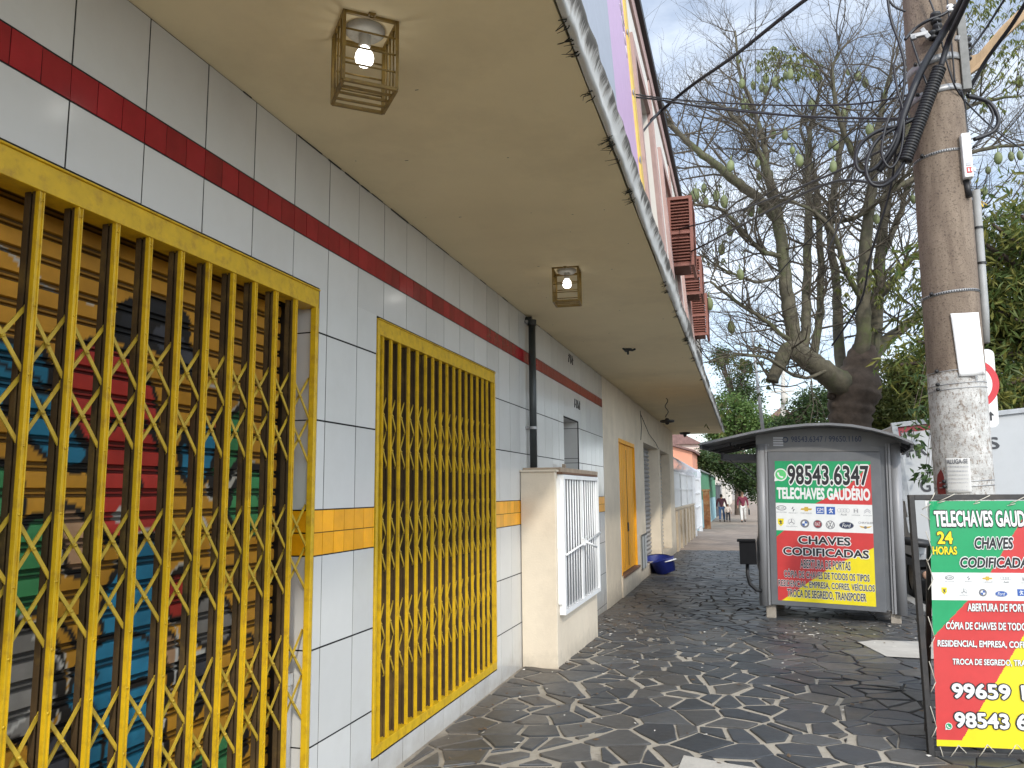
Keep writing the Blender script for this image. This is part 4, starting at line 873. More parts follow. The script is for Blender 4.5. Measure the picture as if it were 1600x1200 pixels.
# blue tub and basin
bk = thing('blue_tub', 'blue plastic tub lying by the wall with a white lid leaning in it', 'tub', (.30, 15.7, gz(15.7)))
bk.scale = (.84, .84, .84)
M_TUB = flat('blue_plastic', (.012, .022, .16), .35)
m_ = MB(); MT = Matrix.Rotation(R(-18), 4, 'Y'); m_.lathe([(0, .01), (.21, .01), (.27, .30), (.29, .31), (.285, .325), (.26, .31), (.2, .03), (0, .03)], (0.02, 0, .03), 28, 0, MT); m_.build('tub', M_TUB, bk)
m_ = MB(); m_.lathe([(0, .0), (.19, .0), (.2, .02), (.0, .03)], (.06, -.06, .30), 24, 0, Matrix.Rotation(R(-14), 4, 'Y')); m_.build('lid', M_WHITE, bk)
m_ = MB(); m_.lathe([(0, .01), (.2, .01), (.26, .22), (.28, .23), (.25, .215), (.19, .03), (0, .03)], (0, 0, 0), 28, 0, Matrix.Rotation(R(14), 4, 'X')); o = m_.build('blue_basin', M_TUB, None); o.location = (.12, 16.1, gz(16)+.05); tag(o, 'blue plastic basin tilted against the wall behind the blue tub', 'basin')

# ================================================================== KEY CUTTER'S KIOSK
KY = 10.28; KL = ony(1178, 800, KY)
ang = R(-7.0); KS = Vector((math.cos(ang), math.sin(ang), -.028)).normalized()
KT = Vector((.012, 0, 1))
KP = Plane((KL.x, KY, gz(KY)), KS, KT)
kroot = thing('kiosk', 'grey metal key cutting kiosk with arched roof and a green, red and yellow advert', 'kiosk', (KL.x, KY, gz(KY)))
KB = tuple(kroot.location)
def kp(s, d, t): return KP.O + KP.S*s - KP.N*d + KP.T*t       # s along the front, d behind the front, t up
KW = KP.st(1413, 800)[0]; KD = 1.5
kb0 = KP.st(1208, 945)[1]; kt1 = KP.st(1290, 690)[1]; ktl = KP.st(1180, 690)[1]
def kbox(mb, s0, s1, d0, d1, t0, t1, mi=0):
    vs = [kp(s, d, t) for t in (t0, t1) for d in (d0, d1) for s in (s0, s1)]
    mb.add(vs, [(0, 1, 3, 2)[::-1], (4, 5, 7, 6), (0, 1, 5, 4), (2, 6, 7, 3), (0, 4, 6, 2), (1, 3, 7, 5)], mi)
m_ = MB(); kbox(m_, .10, KW-.10, .06, KD-.06, kb0+.02, ktl-.02); m_.build('body', M_GREYP, kroot, KB)
pa = KP.st(1199, 706); pb = KP.st(1366, 706); pc = KP.st(1392, 958)
m_ = MB(); kbox(m_, pa[0], pb[0]+.06, .015, .058, kb0, pa[1]); m_.build('front_panel', M_GREYP, kroot, KB, .006)
# column at every corner: a half round and two ribs
for (s, d) in ((.06, .07), (KW-.07, .07), (.06, KD-.07), (KW-.07, KD-.07)):
    m_ = MB(); r = .062
    pts = [kp(s, d, kb0-.02), kp(s, d, ktl-.03)]; m_.tube(pts, r, 18)
    if d < .2:
        sg_ = 1 if s < .5 else -1
        kbox(m_, s+sg_*.062-.012, s+sg_*.062+.012, d-.055, d+.03, kb0-.01, ktl-.03); kbox(m_, s+sg_*.09-.008, s+sg_*.09+.008, d-.04, d+.03, kb0-.01, ktl-.03)
    m_.build('corner_column', M_GREYL, kroot, KB)
for s in (.13, KW-.13):
    for d in (.12, KD-.12):
        m_ = MB(); kbox(m_, s-.055, s+.055, d-.05, d+.05, -.12, kb0-.0); m_.build('foot', M_CONC, kroot, KB, .008)
# fascia board with the arched top, and the arched roof sheet with big overhangs
def arch(u):
    return None
LT = [(1093, 692), (1130, 684), (1178, 673), (1220, 665.5), (1260, 661.5), (1296, 660.5), (1332, 663), (1365, 669), (1398, 678), (1427, 690)]
OV = .30
KPF = Plane(KP.O + KP.N*OV, KP.S, KP.T)
RP = [KPF.st(u, v) for u, v in LT]
m_ = MB(); th = .028
n_ = len(RP)
for d in (-OV, KD+.2):
    for (s, t) in RP: m_.v.append(tuple(kp(s, d, t)))
    for (s, t) in RP: m_.v.append(tuple(kp(s, d, t-th)))
o = 0; q = 2*n_
for i in range(n_-1):
    for f in ((i, i+1, q+i+1, q+i), (n_+i+1, n_+i, q+n_+i, q+n_+i+1), (i+1, i, n_+i, n_+i+1), (q+i, q+i+1, q+n_+i+1, q+n_+i)): m_.f.append(f); m_.m.append(0); m_.sm.append(False)
for i in (0, n_-1): m_.f.append((i, q+i, q+n_+i, n_+i)); m_.m.append(0); m_.sm.append(False)
roof = m_.build('roof', mat('kiosk_roof_sheet', (.16, .16, .165), .45, .15, 6), kroot, KB)
for d in (.25, .7, 1.15, 1.5):
    for seg in (list(zip(RP[:4], RP[1:4])), list(zip(RP[-4:], RP[-3:]))):
        m_ = MB()
        for (a, b) in seg: m_.bar(kp(a[0]+.02, d, a[1]-th-.022), kp(b[0]-.0, d, b[1]-th-.022), .03, .04)
        m_.build('roof_rib', M_GREYD, roof, KB)
for e, q_ in ((RP[0], .012), (RP[-1], -.012)): m_ = MB(); m_.bar(kp(e[0]+q_, -OV+.02, e[1]-th-.018), kp(e[0]+q_, KD+.18, e[1]-th-.018), .03, .05); m_.build('edge_rail', M_GREYD, roof, KB)
m_ = MB(); ft = []
for i in range(17):
    s = .0+KW*i/16
    for (a, b) in zip(RP, RP[1:]):
        if a[0] <= s <= b[0]: t = a[1]+(b[1]-a[1])*(s-a[0])/(b[0]-a[0])
    ft.append((s, t-th-.004))
base_t = ktl-.06
m2_ = MB()
for i in range(16):
    (s0, t0), (s1, t1) = ft[i], ft[i+1]
    m_.quad(kp(s0, .04, base_t), kp(s1, .04, base_t), kp(s1, .04, t1), kp(s0, .04, t0)); m2_.quad(kp(s0, KD-.04, t0), kp(s1, KD-.04, t1), kp(s1, KD-.04, base_t), kp(s0, KD-.04, base_t))
m2_.build('fascia_board', mat('kiosk_fascia_shaded', (.15, .148, .145), .45, .12, 5), kroot, KB)  # fascia grey darkened for the shadow under the roof overhang
kbox(m_, pa[0]-.05, pb[0]+.05, .02, .05, pa[1]+.004, ktl-.058, 0)
m_.build('fascia_board', mat('kiosk_fascia_shaded', (.15, .148, .145), .45, .12, 5), kroot, KB)
# open hatch flap at the side facing the shop, and its tray
fl0 = KP.st(1121, 700); fl1 = KP.st(1176, 712)
m_ = MB(); kbox(m_, fl0[0], fl1[0]+.02, .25, KD-.25, fl1[1]-.05, fl1[1]+.03); kbox(m_, fl0[0], fl0[0]+.03, .25, KD-.25, fl1[1]-.03, fl1[1]+.045)
m_.bar(kp(fl0[0]+.05, .3, fl1[1]), kp(.03, .3, fl1[1]-.35), .012, .012); m_.bar(kp(fl0[0]+.05, KD-.3, fl1[1]), kp(.03, KD-.3, fl1[1]-.35), .012, .012); m_.build('hatch_flap', M_GREYD, kroot, KB)
m_ = MB(); kbox(m_, .085, .099, .2, KD-.2, kb0+.75, ktl-.1); m_.build('hatch_opening', M_BLACK, kroot, KB)
m_ = MB(); kbox(m_, -.01, .03, .16, .22, KP.st(0, 0)[1]*0+.55, 1.02); m_.tube([kp(.01, .17, 1.0), kp(-.015, .17, .9), kp(-.01, .17, .6), kp(.02, .17, .5)], .02, 8); m_.build('side_handle', M_GREYL, kroot, KB)
# advert
ADV = [P_GREEN, P_RED, P_YEL, P_WHITE, P_BLACK]
S0 = KP.st(1210, 720); S1 = KP.st(1361, 721); S2 = KP.st(1216, 939); S3 = KP.st(1368, 947)
FH = -.012
sl_, sr_, st_, sb_ = (S0[0]+S2[0])/2, (S1[0]+S3[0])/2, (S0[1]+S1[1])/2, (S2[1]+S3[1])/2
AP = Plane(kp(0, .013, 0), KP.S, KP.T)
def A(u, v): return AP.st(u, v)
aw, ah = sr_-sl_, st_-sb_
def F(x, y): return (sl_+aw*x, st_-ah*y)        # fractions of the printed sheet, y downwards
adv = MB()
poly(adv, AP, [F(0, 0), F(1, 0), F(1, .10), F(.42, .305), F(0, .305)], 0, .0005); poly(adv, AP, [F(1, .02), F(1, .305), F(.42, .305), F(.74, .19)], 1, .0009)
poly(adv, AP, [F(0, .305), F(1, .305), F(1, .502), F(0, .502)], 3, .0005)
poly(adv, AP, [F(0, .502), F(1, .502), F(1, 1), F(0, 1)], 2, .0005); poly(adv, AP, [F(0, .502), F(1, .502), F(1, .60), F(.58, .74), F(.04, 1.0), F(0, 1)], 1, .0009); poly(adv, AP, [F(0, .502), F(.085, .502), F(0, .548)], 0, .0013)
advo = adv.build('advert', ADV, kroot, KB)
def fb(x0, y0, x1, y1): a = F(x0, y1); b = F(x1, y0); return (a[0], a[1], b[0], b[1])
LET = [P_BLACK, P_WHITE]
def line(name, full, box, off, outl, mi=0, omi=1, **k):
    mb = MB(); put_text(mb, AP, full, box, mi, off, .003, outline=outl, omi=omi, **k); mb.build(name, LET, advo, KB)
line('phone_number', '98543.6347', fb(.14, .034, .975, .166), .045, .13)
line('shop_name', 'TELECHAVES GAUDÉRIO', fb(.018, .195, .982, .272), .075, None, 1, prefix='TELECHAVES GAUDERIO')
line('service_line', 'CHAVES', fb(.235, .538, .765, .592), .05, .15)
line('service_line', 'CODIFICADAS', fb(.07, .622, .945, .675), .05, .15)
line('service_line', 'ABERTURA DE PORTAS', fb(.245, .705, .76, .763), .03, .10)
line('service_line', 'CÓPIA DE CHAVES DE TODOS OS TIPOS', fb(.07, .775, .945, .833), .03, .10, prefix='CÓPIA DE CHAVES DE TODOS OS TIPOS')
line('service_line', 'RESIDENCIAL, EMPRESA, COFRES, VEÍCULOS', fb(.008, .845, .992, .905), .03, .10)
line('service_line', 'TROCA DE SEGREDO, TRANSPODER', fb(.10, .918, .905, .978), .03, .10)
lg = MB(); kk = ah*.030
LOGM = [P_GREY, P_BLUE, P_WHITE, P_GOLD, P_MAROON, P_NAVY, P_YEL, P_LGREY]
brand_marks(lg, AP, {'oval_k': F(.06, .35), 'diamond': F(.185, .352), 'bowtie': F(.325, .352), 'square_gm': F(.47, .352), 'square_lion': F(.58, .352), 'four_rings': F(.71, .355), 'letter_h': F(.835, .355), 'chevrons': F(.95, .355),
                     'shield': F(.05, .445), 'star': F(.165, .445), 'roundel': F(.305, .448), 'round_red': F(.44, .450), 'round_vw': F(.57, .452), 'oval_ford': F(.735, .452), 'wings': F(.925, .452)}, kk)
lg.build('brand_mark', LOGM, advo, KB)
pm = MB(); c_ = F(.062, .10); phone_mark(pm, AP, c_, ah*.046, 0, 1); pm.build('phone_mark', [P_LGREEN, P_WHITE], advo, KB)
FP = Plane(kp(0, .04, 0), KP.S, KP.T)
fm = MB(); put_text(fm, FP, '98543.6347 / 99650.1160', pxbox(FP, 1236, 682, 1346, 690), 0, .015, .004); ring(fm, FP, FP.st(1227, 687), .035, .012, 0, .004); fm.build('fascia_lettering', P_NAVY, kroot, KB)
st_m = MB(); a = FP.st(1208, 683); b = FP.st(1224, 698)
for i in range(4): poly(st_m, FP, [(a[0], a[1]-i*.03), (b[0], a[1]-i*.03-.002), (b[0], a[1]-i*.03-.022), (a[0], a[1]-i*.03-.02)], 0, .004)
st_m.build('worn_sticker', P_LGREY, kroot, KB)
# black box on the kiosk's side with its bent pipe
q = ony(1171, 863, KY-.05); bx = thing('waste_box', 'black metal box with a bent hose on the side of the kiosk', 'box', (q.x, KY-.02, q.z)); BB = tuple(bx.location)
m_ = MB(); m_.box(q.x-.115, q.x+.08, KY-.16, KY+.12, q.z-.135, q.z+.13); m_.box(q.x-.14, q.x+.08, KY-.18, KY+.14, q.z+.132, q.z+.15); m_.build('box_body', mat('sooty_black_metal', (.006, .006, .007), .8, .2, 9, spec=.2), bx, BB, .006)
m_ = MB(); m_.tube([(q.x-.03, KY-.02, q.z-.13), (q.x-.035, KY-.02, q.z-.27), (q.x-.01, KY-.02, q.z-.38), (q.x+.06, KY, q.z-.45), (q.x+.12, KY+.02, q.z-.46)], .022, 10); m_.build('hose', M_BLACK, bx, BB)

# ================================================================== BANNER BOARD BY THE POLE
BP0 = onz(1452, 1183, 0.0); ba = R(7.5)
BPL = Plane(BP0, (math.cos(ba), math.sin(ba), -.004), (.036, .02, 1))
bd = thing('banner_board', 'dark framed pavement board with green, red and yellow key service banner laced into it', 'sign board', tuple(BP0)); BD = tuple(BP0)
tl = BPL.st(1437, 773); BH = tl[1]; BW = 1.02
def bp(s, t, h=0.0): return BPL.pt(s, t, h)
def bbox_(mb, s0, s1, t0, t1, h0, h1, mi=0):
    vs = [bp(s, t, h) for h in (h0, h1) for t in (t0, t1) for s in (s0, s1)]
    mb.add(vs, [(0, 2, 3, 1), (4, 5, 7, 6), (0, 1, 5, 4), (2, 6, 7, 3), (0, 4, 6, 2), (1, 3, 7, 5)], mi)
M_FRAME = mat('dark_board_frame', (.028, .026, .025), .6, .3, 14, .1, 60, stain=(.10, .075, .055), stain_amt=.6, ss=6)
m_ = MB(); fw = .030
bbox_(m_, 0, fw, 0, BH, -.035, 0); bbox_(m_, BW-fw, BW, 0, BH, -.035, 0); bbox_(m_, fw, BW-fw, 0, fw, -.035, -.001); bbox_(m_, fw, BW-fw, BH-fw, BH, -.035, -.001)
m_.build('frame', M_FRAME, bd, BD, .003)
for (sa, sb2) in ((.1, .14), (BW-.1, BW-.14)):
    m_ = MB(); m_.bar(bp(sa, BH*.8, -.04), bp(sb2, .0, -.45), .025, .025); m_.build('back_stay', M_FRAME, bd, BD)
# white backing sheet peeking out at the corner
m_ = MB(); a = BPL.st(1446, 778); b = BPL.st(1458, 845); poly(m_, BPL, [(a[0]-.002, a[1]), (a[0]+.06, a[1]+.004), (b[0]+.02, b[1]), (b[0]-.006, b[1])], 0, -.008); m_.build('backing_sheet', P_WHITE, bd, BD)
CT = BPL.st(1451, 783); CB_ = BPL.st(1463, 1165)
c0, c1 = (CT[0], CB_[0]); ctop, cbot = CT[1], CB_[1]; cr = BW-.05
def C(x, y):           # fractions of the cloth; y downwards; left edge slants a little
    l = c0+(c1-c0)*y; return (l+(cr-l)*x, ctop+(cbot-ctop)*y)
def cz(x, y): return .004*math.sin(x*9+y*3)+.005*math.sin(y*7+1.1)+.010*math.exp(-((x)/.06)**2-((y)/.05)**2)*math.sin(60*x+30*y)
banner = MB(); NX, NY = 60, 70
yf = lambda v: (BPL.st(1455, v)[1]-ctop)/(cbot-ctop)
yb0, yb1 = yf(894), yf(937)
for i in range(NX+1):
    for j in range(NY+1):
        x, y = i/NX, j/NY; s, t = C(x, y); banner.v.append(tuple(bp(s, t, cz(x, y)+.002)))
def ccol(x, y):
    s, t = C(x, y); X = (s-c0)/.62; H = (ctop-t)
    if yb0 <= y <= yb1: return 3
    # diagonal bands rising to the right
    if y < yb0: return 1 if X > .46+1.33*(yb0-y) else 0
    if y < yf(1000) and X < .26*(1-(y-yb1)/(yf(985)-yb1)): return 0
    return 2 if (y > yf(1155) or X > .09+1.36*(yf(1160)-y)) else 1
# the cloth is cut finely so the printed bands keep sharp edges
SUB = 6
vs2 = {}
cl = MB()
for i in range(NX*3):
    j = 0
    while j < NY*4:
        cc = ccol((i+.5)/(NX*3), (j+.5)/(NY*4)); k = j
        while k < NY*4 and ccol((i+.5)/(NX*3), (k+.5)/(NY*4)) == cc and k-j < 6: k += 1
        x0, x1, y0, y1 = i/(NX*3), (i+1)/(NX*3), j/(NY*4), k/(NY*4)
        P4 = [bp(*C(x, y), cz(x, y)+.002) for x, y in ((x0, y1), (x1, y1), (x1, y0), (x0, y0))]
        cl.add(P4, [(0, 1, 2, 3)], cc, True); j = k
ban = cl.build('banner', ADV, bd, BD)
class ClothPlane(Plane):
    def pt(s, a, b, h=0.0):
        y = (b-ctop)/(cbot-ctop); l = c0+(c1-c0)*y; x = (a-l)/(cr-l); return s.O+s.S*a+s.T*b+s.N*(h+cz(x, y)+.002)
CP = ClothPlane(BP0, BPL.S, BPL.T)
BL = [P_BLACK, P_WHITE, P_YEL]
def bline(name, full, px, off, outl, mi, omi, **k):
    mb = MB(); put_text(mb, CP, full, pxbox(CP, *px), mi, off, .004, outline=outl, omi=omi, **k); mb.build(name, BL, ban, BD)
bline('shop_name', 'TELECHAVES GAUDÉRIO', (1458, 799, 1601, 822), .06, .14, 1, 0, prefix='TELECHAVES GAUD', clip=(0, cr-.01))
bline('hours_figure', '24', (1463, 831, 1487, 849), .06, .13, 2, 0)
bline('hours_word', 'HORAS', (1456, 854, 1494, 866), .06, .13, 2, 0)
bline('service_line', 'CHAVES', (1521, 840, 1583, 857), .06, .16, 0, 1, shear=.18)
bline('service_line', 'CODIFICADAS', (1499, 871, 1606, 887), .06, .16, 0, 1, prefix='CODIFICADA', shear=.18)
bline('service_line', 'ABERTURA DE PORTAS', (1511, 943, 1603, 956), .05, .11, 1, 0, prefix='ABERTURA DE PORT', shear=.12)
bline('service_line', 'CÓPIA DE CHAVES DE TODOS OS TIPOS', (1477, 969, 1604, 985), .05, .11, 1, 0, prefix='CÓPIA DE CHAVES DE TODO', shear=.12, clip=(0, cr-.01))
bline('service_line', 'RESIDENCIAL, EMPRESA, COFRES, VEÍCULOS', (1464, 1000, 1604, 1014), .05, .11, 1, 0, prefix='RESIDENCIAL, EMPRESA, COFR', shear=.12, clip=(0, cr-.01))
bline('service_line', 'TROCA DE SEGREDO, TRANSPODER', (1488, 1029, 1602, 1042), .05, .11, 1, 0, prefix='TROCA DE SEGREDO, TRA', shear=.12, clip=(0, cr-.01))
bline('phone_number', '99659 1160', (1487, 1068, 1601, 1093), .06, .16, 1, 0, prefix='99659 1', clip=(0, cr-.01))
bline('phone_number', '98543 6347', (1491, 1113, 1604, 1139), .06, .16, 1, 0, prefix='98543 6', clip=(0, cr-.01))
pm = MB(); phone_mark(pm, CP, CP.st(1481.5, 1134), .018, 0, 1, .003); pm.build('phone_mark', [P_GREEN, P_WHITE], ban, BD)
lg = MB(); kq = .020
brand_marks(lg, CP, {'oval_k': CP.st(1483, 904), 'diamond': CP.st(1513, 904), 'bowtie': CP.st(1543, 905), 'four_rings': CP.st(1572, 905), 'letter_h': CP.st(1601, 906),
                     'shield': CP.st(1475, 923), 'star': CP.st(1506, 925), 'roundel': CP.st(1536, 926), 'oval_ford_blue': CP.st(1565, 928), 'square_lion': CP.st(1596, 926)}, kq)
lg.build('brand_mark', LOGM, ban, BD)
# lacing cords
M_CORD = mat('lacing_cord', (.5, .46, .38), .8)
def cord(u0, v0, u1, v1): a = BPL.st(u0, v0); b = BPL.st(u1, v1); lc = MB(); lc.tube([bp(*a, .006), bp((a[0]+b[0])/2, (a[1]+b[1])/2, .012), bp(*b, .010)], .0024, 5); lc.build('lacing_cord', M_CORD, bd, BD)
for i in range(6):
    du = i*55
    cord(1491+du, 772+i*2, 1467+du, 783+i*2); cord(1463+du*.999, 786+i*2, 1475+du, 783+i*2)
for i in range(7):
    du = i*45
    cord(1497+du, 1164-i, 1484+du, 1182-i*.8); cord(1497+du, 1164-i, 1509+du, 1176-i*.8)
cord(1468, 1166, 1473, 1184)
for v in (862, 905, 995, 1065, 1135):
    cord(1446+(v-862)*.025, v-32, 1456+(v-862)*.022, v); cord(1457+(v-862)*.022, v, 1448+(v-862)*.025, v+16)
cord(1440, 796, 1458, 784); cord(1438, 803, 1452, 812); cord(1460, 770, 1452, 784)

# ================================================================== CONCRETE POLE AND ITS HARDWARE
PY = 6.0
def pole_material():
    m = bpy.data.materials.new('pole_concrete'); m.use_nodes = True; t = m.node_tree; N = t.nodes; L = t.links
    p = N['Principled BSDF']; p.inputs['Roughness'].default_value = .9; tcn = N.new('ShaderNodeTexCoord')
    def noi(s, d=6, r=.65, st=None):
        n = N.new('ShaderNodeTexNoise'); n.inputs['Scale'].default_value = s; n.inputs['Detail'].default_value = d; n.inputs['Roughness'].default_value = r
        if st: mp_ = N.new('ShaderNodeMapping'); mp_.inputs['Scale'].default_value = st; L.new(tcn.outputs['Object'], mp_.inputs[0]); L.new(mp_.outputs[0], n.inputs[0])
        else: L.new(tcn.outputs['Object'], n.inputs[0])
        return n.outputs['Fac']
    def ramp(x, a, b, ca, cb):
        r = N.new('ShaderNodeValToRGB'); r.color_ramp.elements[0].position = a; r.color_ramp.elements[1].position = b; r.color_ramp.elements[0].color = (*ca, 1); r.color_ramp.elements[1].color = (*cb, 1); L.new(x, r.inputs[0]); return r.outputs[0]
    def mixc(f, a, b):
        x = N.new('ShaderNodeMixRGB'); L.new(f, x.inputs[0]); L.new(a, x.inputs[1])
        if isinstance(b, tuple): x.inputs[2].default_value = (*b, 1)
        else: L.new(b, x.inputs[2])
        return x.outputs[0]
    base = ramp(noi(4, 6, .65, (3, 3, .5)), .3, .7, (.135, .098, .072), (.27, .21, .155))
    pit = noi(85, 3, .6); base = mixc(ramp(pit, .55, .64, (0, 0, 0), (.75,)*3), base, (.07, .05, .038))
    white = ramp(noi(7), .3, .7, (.36, .35, .33), (.66, .65, .62)); fl = noi(38, 8, .75, (1, 1, .6)); white = mixc(ramp(fl, .50, .60, (0, 0, 0), (.85,)*3), white, (.22, .17, .13))
    white = mixc(ramp(noi(90, 2), .62, .68, (0, 0, 0), (.8,)*3), white, (.09, .07, .06))
    sp = N.new('ShaderNodeSeparateXYZ'); L.new(tcn.outputs['Object'], sp.inputs[0]); ad = N.new('ShaderNodeMath'); ad.operation = 'MULTIPLY_ADD'; L.new(noi(9, 5), ad.inputs[0]); ad.inputs[1].default_value = .16; L.new(sp.outputs['Z'], ad.inputs[2])
    col_ = mixc(ramp(ad.outputs[0], .0, 1.0, (0, 0, 0), (1, 1, 1)), white, base)
    r = col_.node.inputs[0].links[0].from_node; mr = N.new('ShaderNodeMapRange'); L.new(ad.outputs[0], mr.inputs[0]); mr.inputs[1].default_value = 2.26; mr.inputs[2].default_value = 2.275; L.new(mr.outputs[0], col_.node.inputs[0])
    L.new(col_, p.inputs['Base Color'])
    a2 = N.new('ShaderNodeMath'); L.new(pit, a2.inputs[0]); L.new(fl, a2.inputs[1])
    b = N.new('ShaderNodeBump'); b.inputs['Strength'].default_value = .6; b.inputs['Distance'].default_value = .006; L.new(a2.outputs[0], b.inputs['Height']); L.new(b.outputs[0], p.inputs['Normal'])
    return m
def pole_c(z): return Vector((3.238+.0125*(z-1.77), PY, z))
def pole_r(z): return .178-.0022*(z-1.77)
pole = thing('utility_pole', 'round concrete utility pole with peeling white painted foot, steel bands and cables', 'utility pole', (3.22, PY, 0)); PB = (3.22, PY, 0)
m_ = MB(); n = 48
zs = [-.2+.1*i for i in range(88)]
for z in zs:
    c = pole_c(z); r = pole_r(z)
    for j in range(n):
        a = 2*math.pi*j/n; k = r*(1+.006*nz(math.cos(a)*2, math.sin(a)*2, z*1.3)); m_.v.append((c.x+k*math.cos(a), c.y+k*math.sin(a), z))
for i in range(len(zs)-1):
    for j in range(n): m_.f.append((i*n+j, i*n+(j+1) % n, (i+1)*n+(j+1) % n, (i+1)*n+j)); m_.m.append(0); m_.sm.append(True)
m_.build('shaft', pole_material(), pole, PB)
def band(z, tilt, h, m, name='steel_band', extra=0.004, dots=False):
    b = MB(); c = pole_c(z); r = pole_r(z)+extra
    M = Matrix.Rotation(R(tilt), 4, 'Y'); b.lathe([(r-.004, -h/2), (r, -h/2), (r, h/2), (r-.004, h/2)], c, 40, 0, M)
    if dots:
        for a in range(-170, 0, 5): b.box(-.0035, .0035, -.001, .001, -h*.28, h*.28, 1, Matrix.Translation(c) @ M @ Matrix.Translation((math.cos(R(a))*(r+.0012), math.sin(R(a))*(r+.0012), 0)) @ Matrix.Rotation(R(a+90), 4, 'Z'))
    b.lathe([(.0, 0), (.012, 0), (.012, .02), (0, .02)], c+Vector((-r*.8, -r*.62, 0)), 8, 1, Matrix.Rotation(R(90), 4, 'X'))
    b.build(name, [m, M_BLACK], pole, PB)
def zpx(u, v): return ony(u, v, PY-.17).z
band(zpx(1455, 92), -10, .05, M_STEEL, extra=.008); band(zpx(1458, 140), -8, .045, M_STEEL, extra=.008)
band(zpx(1470, 236), -5, .018, M_STEEL, dots=True); band(zpx(1486, 455), -4, .018, M_STEEL, dots=True)
for v in (577, 598, 606, 752, 760): band(zpx(1500, v), -3+nz(v, 0, 0)*4, .006, M_STEEL, 'wire_tie', .003)
# channel and conduit along the pole's street side
def pp(u, v, d=.19): return ony(u, v, PY-d)
m_ = MB(); a = pp(1494, 24, .10); b = pp(1500, 142, .10); a.x = b.x = pole_c(4.4).x+.165
m_.box(a.x-.02, a.x+.035, PY-.12, PY-.06, b.z, a.z); m_.build('bracket_channel', mat('dull_zinc', (.20, .20, .19), .7, .2, 20), pole, PB, .004)
m_ = MB(); cx_ = pole_c(3).x+.205; m_.tube([(cx_-.012, PY+.02, zpx(1510, 530)), (cx_, PY+.02, zpx(1510, 480)), (cx_+.015, PY+.02, zpx(1510, 285))], .026, 12); m_.build('conduit', mat('grey_conduit', (.30, .30, .29), .5, .15, 10), pole, PB)
for v in (345, 402): 
    m_ = MB(); z = zpx(1515, v); m_.lathe([(.030, -.008), (.030, .008)], (cx_+.008, PY+.02, z), 14); m_.build('conduit_clip', M_BLACK, pole, PB)
def insulator(p, s=1.0, m=None, nm='insulator'):
    b = MB(); b.lathe([(.012*s, -.04*s), (.03*s, -.035*s), (.034*s, -.02*s), (.02*s, -.008*s), (.02*s, 0), (.034*s, .012*s), (.03*s, .03*s), (.012*s, .036*s), (0, .04*s)], p, 14); b.build(nm, m or M_BLACK, pole, PB)
for (u, v, k, mm) in ((1462, 28, 1.1, 0), (1465, 45, 1.0, 0), (1458, 55, .9, 0), (1501, 175, .8, 1), (1500, 183, .8, 1), (1484, 13, .7, 1), (1505, 55, .9, 0), (1510, 66, 1.0, 0), (1506, 78, .9, 0), (1512, 88, .8, 0), (1502, 45, .8, 0)):
    insulator(pp(u, v, .21 if u < 1490 else .05), k, M_WHITE if mm else M_BLACK)
m_ = MB()
for (u0, v0, u1, v1, wdt) in ((1422, 58, 1450, 52, .03), (1440, 46, 1452, 60, .035), (1424, 60, 1432, 58, .03), (1492, 60, 1500, 60, .03)): m_.bar(pp(u0, v0, .21), pp(u1, v1, .22), wdt, .03)
m_.build('clamp', M_STEEL, pole, PB, .004)
# white terminal box
a = ony(1500, 208, 5.80); b = ony(1520, 276, 5.80)
tbx = thing('terminal_box', 'white plastic terminal box with red and white sticker on the side of the pole', 'terminal box', ((a.x+b.x)/2, 5.84, b.z)); TB = tuple(tbx.location)
m_ = MB(); m_.box(a.x+.005, b.x+.01, 5.80, 5.92, b.z, a.z); m_.build('box_shell', M_WHITE, tbx, TB, .008)
m_ = MB(); zc = b.z+.05; m_.box(a.x+.02, b.x-.0, 5.7965, 5.7995, zc-.02, zc+.02, 0); m_.box(a.x+.02, a.x+.05, 5.7965, 5.7995, zc+.03, zc+.055, 1)
for i in range(3): m_.box(a.x+.028+.018*i, a.x+.036+.018*i, 5.7945, 5.7964, zc-.012, zc+.012, 2)
m_.build('sticker', [P_RED, P_LGREY, P_WHITE], tbx, TB)
m_ = MB(); m_.tube([((a.x+b.x)/2, 5.86, b.z), ((a.x+b.x)/2+.01, 5.86, b.z-.12)], .022, 10); m_.build('cable_gland', M_BLACK, tbx, TB)
# ribbed splice closure hanging along the pole
A0 = pp(1468, 106, .235); A1 = pp(1414, 252, .235); dv = A1-A0
m_ = MB(); prof = []; k = 34
for i in range(k): z = i/k; prof += [(.040, z), (.046, z+.25/k), (.046, z+.6/k), (.040, z+.75/k)]
ln_ = dv.length; M = dv.to_track_quat('Z', 'Y').to_matrix().to_4x4()
m_.lathe([(0, 0)]+[(r, z*ln_) for r, z in prof]+[(.040, ln_), (0, ln_)], A0, 18, 0, M)
tag(m_.build('splice_closure', M_BLACK, None, tuple(A0)), 'long black ribbed cable splice closure hanging aslant on the pole', 'splice closure')
